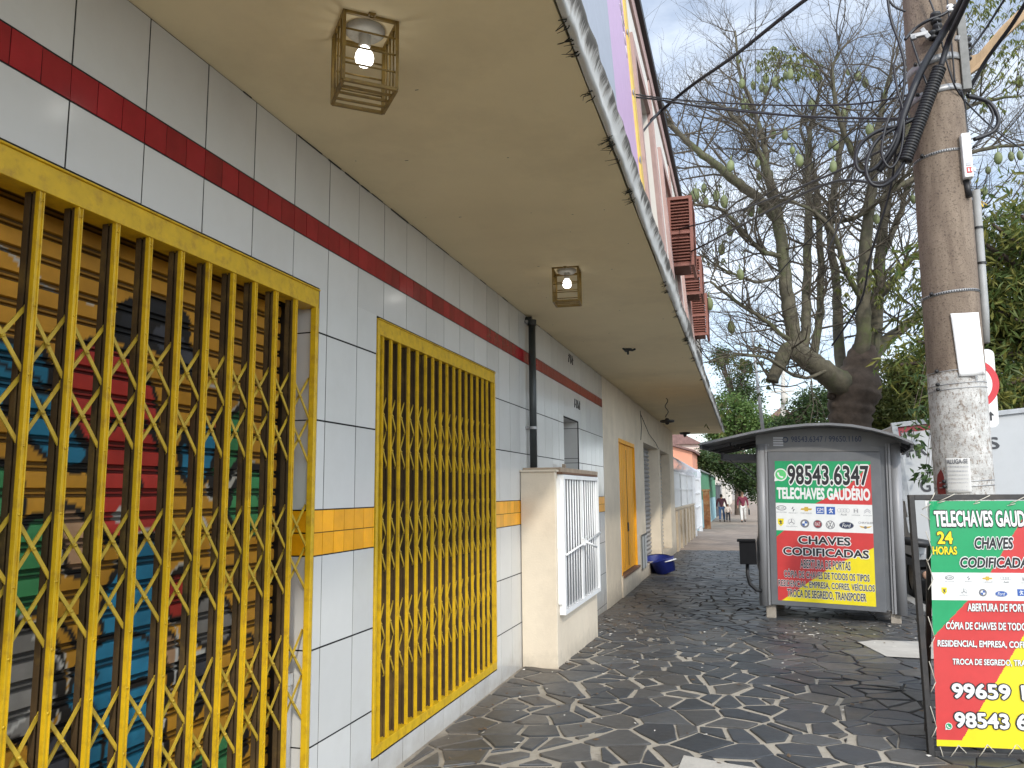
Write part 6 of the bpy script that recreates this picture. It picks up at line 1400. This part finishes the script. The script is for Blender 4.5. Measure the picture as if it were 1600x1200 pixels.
def tree_sprays():
    mb = MB(); rnd = random.Random(77)
    for (u, v, n, sp) in ((1205, 100, 26, .25), (1228, 95, 30, .25), (1250, 100, 26, .3), (1266, 110, 16, .2), (1225, 105, 20, .3), (1365, 428, 40, .35), (1395, 440, 40, .4), (1345, 440, 26, .3), (1380, 460, 34, .4), (1420, 455, 30, .4), (1545, 25, 40, .4), (1560, 60, 46, .5), (1590, 75, 46, .5), (1520, 12, 30, .3), (1575, 130, 34, .5), (1130, 640, 10, .3), (1135, 555, 14, .2), (1180, 560, 16, .3), (1200, 590, 12, .3), (1120, 395, 14, .3), (1100, 300, 14, .25), (1440, 425, 30, .4), (1435, 90, 20, .3)):
        for i in range(n):
            p = tat(u, v, rnd.uniform(-1.5, .5))+Vector((rnd.gauss(0, sp), rnd.gauss(0, sp), rnd.gauss(0, sp*.7))); a = rnd.uniform(0, 6.28)
            for k in range(4): leaf(mb, p, Vector((math.cos(a+k*1.5)*.6, math.sin(a+k*1.5)*.6, -.9)), rnd.uniform(.12, .2), .045, rnd)
    mb.build('leaf_sprays', L_OLIVE, tree, TB_)
def crown_clumps(c, rx, ry, rz_, n, rnd, shell=.55):
    out_ = []
    while len(out_) < n:
        v = Vector((rnd.gauss(0, 1), rnd.gauss(0, 1), rnd.gauss(0, 1))).normalized(); k = shell+(1-shell)*rnd.random(); q = 1+.35*nz(v.x*2+c[0], v.y*2, v.z*2)
        out_.append(Vector((c[0]+v.x*rx*k*q, c[1]+v.y*ry*k*q, c[2]+v.z*rz_*k*q)))
    return out_
tree_sprays()
def leafy(name, label, cat, base, trunk_top, tr_, crowns, m, nclump, nleaf, L, W, droop, rad, seed, group=None, stem=True):
    t = thing(name, label, cat, base, 0, group); rnd = random.Random(seed); cr = MB(); sm_ = MB(); b = Vector(base)
    if stem: 
        tt = Vector(trunk_top); mid = (b+tt)/2+Vector((rnd.uniform(-.15, .15), 0, 0)); sm_.tube(smooth([b-Vector((0, 0, .3)), mid, tt], 4), [tr_*(1-.06*i) for i in range(9)], 10)
    for (cx, cy, czz, rx, ry, rz_) in crowns:
        cl_ = crown_clumps((cx, cy, czz), rx, ry, rz_, nclump, rnd)
        for c in cl_:
            if stem and rnd.random() < .35: sm_.tube(smooth([Vector(trunk_top), (Vector(trunk_top)+c)/2+Vector((0, 0, .15)), c], 3), [tr_*.4*(1-.12*i) for i in range(7)], 5, cap=False)
            for q in range(nleaf):
                p = c+Vector((rnd.gauss(0, rad), rnd.gauss(0, rad), rnd.gauss(0, rad*.75))); d = Vector((rnd.gauss(0, 1), rnd.gauss(0, 1), rnd.gauss(0, .6)-droop)); leaf(cr, p, d, L*rnd.uniform(.6, 1.25), W*rnd.uniform(.7, 1.2), rnd)
    cr.build('crown', m, t, base)
    if stem: sm_.build('trunk', M_BARKD, t, base)
    return t
def G(u, v, y): p = ony(u, v, y); return (p.x, p.y, p.z)
def CR(u, v, y, rx, ry, rz_): p = ony(u, v, y); return (p.x, p.y, p.z, rx, ry, rz_)
leafy('leafy_tree', 'dense dark green tree with drooping narrow leaves right of the pole', 'tree', (9.2, 17, -.6), (9.0, 17, 3.6), .26,
      [CR(1600, 440, 16.5, 2.0, 1.6, 1.5), CR(1600, 560, 16.2, 2.1, 1.5, 1.4), CR(1660, 500, 17, 2.4, 1.8, 2.4), CR(1590, 660, 15.6, 1.2, 1.0, 1.0), CR(1545, 500, 16.8, 1.0, 1.0, 1.2), CR(1690, 400, 17, 2.3, 1.8, 2)], L_YEL, 70, 50, .24, .055, .9, .26, 31)
leafy('leafy_shrub', 'yellowish green bushy tree top behind the white truck', 'tree', (6.0, 22, -.6), (6.0, 22, 2.8), .16,
      [CR(1400, 610, 22, 1.0, .9, .75), CR(1390, 655, 21.6, 1.1, .8, .6), CR(1440, 590, 22, .8, .8, .7), CR(1372, 650, 21.5, .6, .6, .5)], L_OLIVE, 48, 60, .15, .05, .2, .20, 32)
leafy('leafy_shrub', 'dark hanging leaf spray before the truck back, left of the pole', 'tree', (5.2, 14.8, -.4), (5.0, 13.6, 4.2), .022,
      [CR(1436, 690, 11.9, .20, .2, .26), CR(1446, 650, 12.0, .24, .2, .24), CR(1448, 735, 11.8, .08, .1, .16), CR(1450, 600, 12.3, .3, .2, .4)], L_DARK, 4, 11, .14, .045, .9, .085, 33)
leafy('leafy_tree', 'small round dark green tree left of the big bare trunk', 'tree', (2.9, 34, -.5), (2.9, 34, 3), .14,
      [CR(1262, 650, 34, 1.0, .9, .9), CR(1280, 630, 34, .8, .8, .7), CR(1245, 668, 34, .8, .8, .5)], L_DARK, 50, 44, .16, .07, .2, .22, 34)
leafy('leafy_tree', 'pale green bushy tree just past the end of the canopy', 'tree', (1.2, 60, -.5), (1.4, 60, 4), .22,
      [CR(1142, 645, 60, 1.6, 1.4, 1.6), CR(1125, 668, 60, 1.2, 1.2, 1.1), CR(1165, 660, 60, 1.4, 1.2, 1.3), CR(1190, 672, 60, 1.0, 1.0, .9)], L_LIGHT, 60, 44, .26, .12, .2, .36, 35)
leafy('leafy_tree', 'tall thin dark tree rising above the pale green one', 'tree', (1.5, 72, -.5), (1.5, 72, 8), .2,
      [CR(1145, 605, 72, 1.6, 1.3, 1.3), CR(1162, 580, 72, .9, .9, 1.0), CR(1128, 560, 72, .5, .5, 1.2), CR(1170, 618, 72, 1.2, 1, .9)], L_DARK, 34, 30, .28, .13, .3, .34, 36)
leafy('leafy_tree', 'dark street tree overhanging the far pavement and the walkers', 'tree', (2.7, 47, -.4), (2.4, 47, 2.6), .15,
      [CR(1125, 715, 46, 1.1, 1.2, .9), CR(1150, 735, 46, 1.2, 1.2, .9), CR(1172, 750, 47, 1.0, 1.2, .9), CR(1100, 722, 45, .7, .8, .5), CR(1178, 720, 47, 1.0, 1, .9)], L_DARK, 56, 44, .19, .085, .3, .24, 37)
leafy('leafy_tree', 'far green street tree showing between kiosk roof and pale tree', 'tree', (4.3, 84, -.4), (4.3, 84, 5), .25,
      [CR(1215, 668, 84, 2.2, 1.6, 1.4), CR(1250, 672, 84, 2.0, 1.6, 1.2)], L_OLIVE, 40, 36, .3, .15, .2, .4, 38)
leafy('leafy_tree', 'dark far tree filling the gap behind the truck and sign', 'tree', (14, 34, -.5), (14, 34, 4), .3,
      [CR(1480, 640, 34, 3.0, 2, 2.0), CR(1560, 640, 34, 3.0, 2, 2.6), CR(1420, 690, 34, 2, 2, 1.4), CR(1620, 700, 34, 3, 2, 2.5)], L_DARK, 60, 50, .34, .13, .4, .5, 39)

# ================================================================== FAR WALLS, HOUSES, POLES
M_SALMON = mat('salmon_wall', (.66, .30, .19), .85, .08, 1); M_PALEP = mat('pale_pink_wall', (.74, .58, .50), .85, .08, 1); M_TILEB = mat('brown_roof_tile', (.20, .115, .10), .85, .25, 6)
def house(label, x0, x1, y0, y1, zt, m, zr, wins=()):
    t = thing('house', label, 'house', ((x0+x1)/2, (y0+y1)/2, -.5)); B = tuple(t.location)
    b = MB(); b.box(x0, x1, y0, y1, -.6, zt); b.build('wall', m, t, B)
    b = MB(); xm = (x0+x1)/2
    b.add([(x0-.3, y0-.3, zt), (x1+.3, y0-.3, zt), (xm, y0-.3, zr), (x0-.3, y1+.3, zt), (x1+.3, y1+.3, zt), (xm, y1+.3, zr)], [(0, 1, 2), (3, 5, 4), (0, 2, 5, 3), (1, 4, 5, 2), (0, 3, 4, 1)]); b.build('roof', M_TILEB, t, B)
    for (xa, xb, za, zb) in wins:
        f = MB(); f.box(xa, xb, y0-.04, y0-.005, za, zb); wi = f.build('window', M_WHITE, t, B); f = MB(); f.box(xa+.08, xb-.08, y0-.05, y0-.042, za+.08, zb-.08); f.build('pane', M_GLASS, wi, B)
a = ony(1053, 694, 40); b = ony(1086, 722, 40)
sm2 = thing('house', 'salmon coloured house gable beyond the white fence', 'house', (-4, 44, -.4)); B = (-4, 44, -.4)
m_ = MB(); xr = ony(1082, 722, 40).x; m_.add([(-9, 40, -.5), (xr, 40, -.5), (xr, 40, ony(1082, 706, 40).z), (-9, 40, ony(1053, 694, 40).z+2.2), (-9, 50, -.5), (xr, 50, -.5), (xr, 50, ony(1082, 706, 40).z), (-9, 50, ony(1053, 694, 40).z+2.2)], [(0, 1, 2, 3), (1, 5, 6, 2), (5, 4, 7, 6), (4, 0, 3, 7)]); m_.build('wall', M_SALMON, sm2, B)
m_ = MB(); z1 = ony(1082, 706, 40).z; z0 = ony(1053, 694, 40).z+2.2; m_.add([(-9, 39.8, z0+.02), (xr+.15, 39.8, z1-.02), (xr+.15, 50.2, z1-.02), (-9, 50.2, z0+.02), (-9, 39.8, z0+.12), (xr+.15, 39.8, z1+.08), (xr+.15, 50.2, z1+.08), (-9, 50.2, z0+.12)], [(3, 2, 1, 0), (4, 5, 6, 7), (0, 1, 5, 4), (1, 2, 6, 5), (2, 3, 7, 6), (3, 0, 4, 7)]); m_.build('roof', M_TILEB, sm2, B)
a = ony(1092, 690, 58); b = ony(1048, 684, 58); c = ony(1086, 694, 58)
house('pale pink house with brown tiled roof behind the salmon one', b.x-6, a.x, 58, 68, c.z, M_PALEP, ony(1060, 676, 58).z+1.5, [(b.x-3, b.x-1.8, 2, 3.4), (b.x-.5, b.x+.5, 2.2, 3.4)])
a = ony(1195, 652, 130); b = ony(1250, 652, 130); house('distant pale cream house between the tree trunks', a.x, b.x, 130, 145, a.z-.8, mat('far_cream_wall', (.66, .62, .54), .85, .1, .4), a.z+1.6, [(a.x+1.2, a.x+2.6, 6, 8), (a.x+3.6, a.x+5.0, 6, 8), (a.x+1.2, a.x+2.6, 2, 4)])
a = ony(1150, 700, 150); b = ony(1186, 700, 150); house('distant white house closing the street beyond the walkers', a.x-4, b.x, 150, 165, 6.5, mat('far_white_wall', (.62, .56, .50), .85, .1, .4), 9, [(a.x, a.x+1.4, .8, 2.6), (a.x+2.4, a.x+3.6, .8, 2.6)])
# white metal fence on a low beige wall, gate beside it
YW0, YW1 = 21.9, 30.3
wfz = thing('white_fence', 'white sheet metal fence on a low beige pilastered wall beyond the shop', 'fence', (-.05, 26, gz(26))); B = (-.05, 26, gz(26))
m_ = MB(); m_.box(-.16, .0, YW0, YW1, -.5, .90)
y = YW0+.15
while y < YW1: m_.box(.001, .05, y, y+.28, -.5, .86); y += 1.45
m_.box(-.18, .03, YW0, YW1, .901, .945); m_.build('low_wall', mat('beige_roughcast', (.46, .38, .28), .9, .15, 6, .4, 50), wfz, B)
m_ = MB(); m_.box(-.09, -.06, YW0, YW1-.1, .95, 1.93)
for y in (YW0+.02, 24.7, 27.5, YW1-.12): m_.box(-.10, -.02, y-.03, y+.03, .95, 2.0)
for z in (1.46, 1.93): m_.box(-.059, -.035, YW0, YW1-.1, z-.02, z+.02)
m_.build('sheet_panel', mat('fence_white_sheet', (.66, .66, .65), .5, .06, 2), wfz, B)
m_ = MB(); Pq = []
for i in range(620): a = i*.42; Pq.append((-.06+.17*math.cos(a), YW0+(YW1+3.8-YW0)*i/620, 2.16-.01*(i/60)+.17*math.sin(a)))
tag(m_.tube(Pq, .0075, 4).build('razor_wire', mat('razor_wire_steel', (.62, .62, .64), .35, .1, 9, metal=.3), None, Pq[0]), 'coiled razor wire along the top of the white fence', 'razor wire')
wg = thing('white_gate', 'white tubular gate between white posts after the fence', 'gate', (-.05, 32.5, gz(32))); B = (-.05, 32.5, gz(32))
for y, h_ in ((30.5, 2.0), (34.6, 2.3)): m_ = MB(); m_.box(-.09, .05, y-.09, y+.09, -.5, h_); m_.build('post', M_WHITE, wg, B)
m_ = MB()
for z in (-.05, .75, 1.3, 1.85): m_.box(-.05, -.01, 30.6, 34.5, z-.025, z+.025)
y = 30.8
while y < 34.4: m_.box(-.042, -.018, y-.012, y+.012, -.1, 1.9); y += .22
m_.build('gate_leaf', M_WHITE, wg, B)
# green and blue clad hut
gh = thing('metal_hut', 'green over pale blue corrugated metal hut along the far pavement', 'hut', (-1.4, 45, gz(45))); B = (-1.4, 45, gz(45))
def corr(mb, x, y0, y1, z0, z1, mi):
    y = y0; i = 0
    while y < y1-1e-6:
        q = min(y+.17, y1); xo = .03*(i % 2); mb.quad((x+xo, y, z0), (x+xo, q, z0), (x+xo, q, z1), (x+xo, y, z1), mi); mb.quad((x, q, z0), (x+.03, q, z0), (x+.03, q, z1), (x, q, z1), mi); y = q; i += 1
m_ = MB(); corr(m_, -.12, 35.2, 55, -.6, 1.0, 0); corr(m_, -.09, 35.2, 55, 1.0, 2.25, 1); m_.quad((-.1, 35.2, -.6), (-3.5, 35.2, -.6), (-3.5, 35.2, 1.0), (-.1, 35.2, 1.0), 0); m_.quad((-.07, 35.2, 1.0), (-3.5, 35.2, 1.0), (-3.5, 35.2, 2.2), (-.07, 35.2, 2.2), 1)
m_.build('wall', [mat('pale_blue_sheet', (.33, .52, .56), .7, .2, 3, stain=(.45, .4, .33), stain_amt=.6, ss=1.5), mat('green_sheet', (.10, .27, .16), .7, .12, 2)], gh, B)
m_ = MB(); m_.box(-3.6, .02, 35.1, 55.1, 2.26, 2.32); m_.build('roof', M_STEEL, gh, B)
m_ = MB(); m_.box(.0, .28, 36.9, 37.25, -.6, 1.38); m_.box(-.03, .31, 36.87, 37.28, 1.38, 1.46); tag(m_.build('rusty_post', mat('rust', (.27, .105, .04), .9, .5, 4, .4, 20, stain=(.44, .36, .20), stain_amt=.95, ss=3), None, (.14, 37.05, gz(37))), 'rusty orange brown post in front of the green and blue hut', 'post')
# dark and pale walls further along
m_ = MB(); m_.box(-.3, -.05, 56, 66, -.6, 1.7); m_.box(-.34, -.01, 56, 66, 1.7, 1.78); tag(m_.build('dark_gate_wall', mat('dark_grey_wall', (.07, .075, .085), .7, .2, 2), None, (-.2, 60, -.4)), 'dark grey wall behind the walkers past the hut', 'wall')
m_ = MB(); m_.box(-.3, -.05, 66.2, 120, -.6, 2.0)
for i in range(14): m_.box(-.05, .04, 66.3+3.8*i, 66.8+3.8*i, -.6, 2.15)
tag(m_.build('pale_boundary_wall', mat('pale_boundary_paint', (.60, .57, .52), .85, .12, 1), None, (-.2, 90, -.4)), 'long pale pillared boundary wall at the far end of the pavement', 'wall')
# thin lamp pole and a second concrete pole in the distance
m_ = MB(); m_.tube([ony(1194, 690, 30), ony(1184, 600, 30), ony(1170, 478, 30)], [.07, .055, .035], 8); m_.tube([ony(1170, 480, 30), ony(1169, 468, 30)], .06, 8); p = ony(1194, 690, 30); m_.tube([(p.x, 30, gz(30)-.2), p], .075, 8)
tag(m_.build('lamp_pole', M_STEEL, None, (p.x, 30, gz(30))), 'thin leaning grey pole seen against the sky left of the kiosk roof', 'pole')
m_ = MB(); p = ony(1223, 690, 70); m_.tube([(p.x, 70, gz(70)-.2), p, ony(1224, 575, 70)], [.24, .22, .16], 10); q = ony(1223, 612, 70); m_.box(q.x-1.0, q.x+.9, 69.8, 69.95, q.z-.06, q.z+.06)
q2 = ony(1226, 622, 69.5); m_.lathe([(0, -.5), (.25, -.48), (.28, 0), (.25, .4), (0, .42)], q2, 12); 
tag(m_.build('distant_utility_pole', M_CONCL, None, (p.x, 70, gz(70))), 'distant concrete power pole with crossarm and transformer under the big limb', 'utility pole')

# ================================================================== PEOPLE ON THE FAR PAVEMENT
M_SKIN = flat('skin', (.36, .20, .13), .6); M_HAIR = flat('dark_hair', (.02, .015, .012), .6); M_SHIRT = flat('maroon_cloth', (.16, .022, .045), .8); M_DKMAR = flat('dark_maroon_cloth', (.055, .014, .025), .8)
M_TROU = flat('white_cloth', (.62, .60, .57), .8); M_JEAN = flat('blue_denim', (.05, .10, .20), .85); M_PALES = flat('pale_pink_shirt', (.60, .50, .44), .8); M_DKT = flat('dark_trousers', (.02, .022, .03), .85); M_SHOE = flat('dark_shoe', (.02, .02, .022), .6)
def skinned(name, nodes, edges, m, parent, sub=2):
    me = bpy.data.meshes.new(name); me.from_pydata([n[0] for n in nodes], edges, []); o = bpy.data.objects.new(name, me); col.objects.link(o)
    sk = o.modifiers.new('skin', 'SKIN'); sk.use_smooth_shade = True
    for i, n in enumerate(nodes): me.skin_vertices[0].data[i].radius = n[1] if isinstance(n[1], tuple) else (n[1], n[1]); me.skin_vertices[0].data[i].use_root = (i == 0)
    o.modifiers.new('sub', 'SUBSURF').levels = sub; o.modifiers['sub'].render_levels = sub
    bpy.context.view_layer.update(); dg = bpy.context.evaluated_depsgraph_get(); nm = bpy.data.meshes.new_from_object(o.evaluated_get(dg)); nm.materials.clear(); nm.materials.append(m)
    for p in nm.polygons: p.use_smooth = True
    bpy.data.objects.remove(o); bpy.data.meshes.remove(me); nm.name = name; r = bpy.data.objects.new(name, nm); col.objects.link(r); r.parent = parent; return r
def person(label, loc, rz, H, shirt, trousers, hairm, sx=1.0, stride=.16, arm_out=.05, extra=None):
    t = thing('person', label, 'person', loc, rz); k = H/1.7
    def v(x, y, z): return (x*k*sx, y*k, z*k)
    s = stride
    hipL, hipR = v(-.09, 0, .86), v(.09, 0, .86); kL, kR = v(-.10, -s*.55, .47), v(.10, s*.2, .47); aL, aR = v(-.10, -s, .08), v(.10, s, .10); tL, tR = v(-.11, -s-.15, .03), v(.11, s-.13, .04)
    sh = 1.40; elL, elR = v(-.25-arm_out, .04, 1.12), v(.25+arm_out, .02, 1.12); hL, hR = v(-.26-arm_out, -.10, .88), v(.26+arm_out, -.06, .88)
    N = [(v(0, 0, .92), .11*k), (v(0, 0, 1.12), .105*k), (v(0, 0, 1.33), (.12*k, .10*k)), (v(0, -.01, 1.46), .055*k), (v(0, -.015, 1.55), (.068*k, .078*k)), (v(0, -.02, 1.64), (.062*k, .072*k)),
         (v(-.175, 0, sh), .058*k), (elL, .042*k), (hL, .032*k), (v(.175, 0, sh), .058*k), (elR, .042*k), (hR, .032*k), (hipL, .085*k), (kL, .058*k), (aL, .038*k), (tL, .034*k), (hipR, .085*k), (kR, .058*k), (aR, .038*k), (tR, .034*k),
         (v(-.27-arm_out, -.13, .79), .022*k), (v(.27+arm_out, -.09, .79), .022*k)]
    E_ = [(0, 1), (1, 2), (2, 3), (3, 4), (4, 5), (2, 6), (6, 7), (7, 8), (2, 9), (9, 10), (10, 11), (0, 12), (12, 13), (13, 14), (14, 15), (0, 16), (16, 17), (17, 18), (18, 19), (8, 20), (11, 21)]
    skinned('body', N, E_, M_SKIN, t)
    g_ = lambda n, a: (n[0], tuple(x+a for x in n[1]) if isinstance(n[1], tuple) else n[1]+a)
    S = [(v(0, 0, .84), .125*k)] + [g_(N[i], .026*k) for i in (1, 2, 6, 9)] + [(N[7][0], N[7][1]+.018*k), ((tuple(Vector(N[7][0]).lerp(Vector(N[8][0]), .8))), N[8][1]+.016*k), (N[10][0], N[10][1]+.018*k), ((tuple(Vector(N[10][0]).lerp(Vector(N[11][0]), .8))), N[11][1]+.016*k)]
    skinned('shirt', S, [(0, 1), (1, 2), (2, 3), (2, 4), (3, 5), (5, 6), (4, 7), (7, 8)], shirt, t)
    T = [(v(0, 0, .93), .125*k), g_(N[12], .022*k), g_(N[13], .026*k), (tuple(Vector(N[13][0]).lerp(Vector(N[14][0]), .92)), .062*k), g_(N[16], .022*k), g_(N[17], .026*k), (tuple(Vector(N[17][0]).lerp(Vector(N[18][0]), .92)), .062*k)]
    skinned('trousers', T, [(0, 1), (1, 2), (2, 3), (0, 4), (4, 5), (5, 6)], trousers, t)
    m_ = MB(); m_.lathe([(0, .105*k), (.055*k, .09*k), (.088*k, .04*k), (.092*k, -.02*k), (.08*k, -.07*k), (.05*k, -.06*k)], v(0, .012, 1.625), 14); m_.build('hair', hairm, t)
    for a_, b_ in ((aL, tL), (aR, tR)): 
        m_ = MB(); m_.tube([Vector(a_)+Vector((0, .04*k, -.03*k)), Vector(a_)+Vector((0, -.03*k, -.03*k)), Vector(b_)+Vector((0, -.02, 0))], [.045*k, .05*k, .03*k], 10); m_.build('shoe', M_SHOE, t)
    # face: nose, eyes, mouth
    m_ = MB(); m_.lathe([(0, .03*k), (.012*k, -.012*k), (0, -.02*k)], v(0, -.10, 1.585), 8); m_.box(-.02*k, .02*k, -.092*k, -.088*k, 1.545*k, 1.552*k, 1); m_.box(-.036*k, -.018*k, -.092*k, -.087*k, 1.605*k, 1.615*k, 1); m_.box(.018*k, .036*k, -.092*k, -.087*k, 1.605*k, 1.615*k, 1); m_.build('face', [M_SKIN, M_HAIR], t)
    if extra: extra(t, k, v)
    return t
def bag(t, k, v): m_ = MB(); m_.box(.30*k, .36*k, -.16*k, .06*k, .42*k, .72*k); m_.tube([(.33*k, -.12*k, .72*k), (.31*k, -.09*k, .80*k), (.33*k, .03*k, .72*k)], .012, 6); m_.build('bag', M_BLACK, t)
def at_g(u, y): p = ony(u, 800, y); return (p.x, y, gz(y))
person('person in maroon top and white trousers walking on the far pavement with a dark bag', at_g(1161, 46), R(8), 1.62, M_SHIRT, M_TROU, flat('light_brown_hair', (.16, .09, .05), .6), 1.12, .2, .0, bag)
person('person in dark maroon jacket and blue jeans walking beside the hut with a child', at_g(1128, 46.5), R(175), 1.52, M_DKMAR, M_JEAN, M_HAIR, 1.15, .14, .0)
person('small child in pale shirt and dark trousers beside the person in jeans', at_g(1137.5, 46), R(172), .98, M_PALES, M_DKT, flat('child_hair', (.12, .07, .04), .6), 1.15, .14, .0)
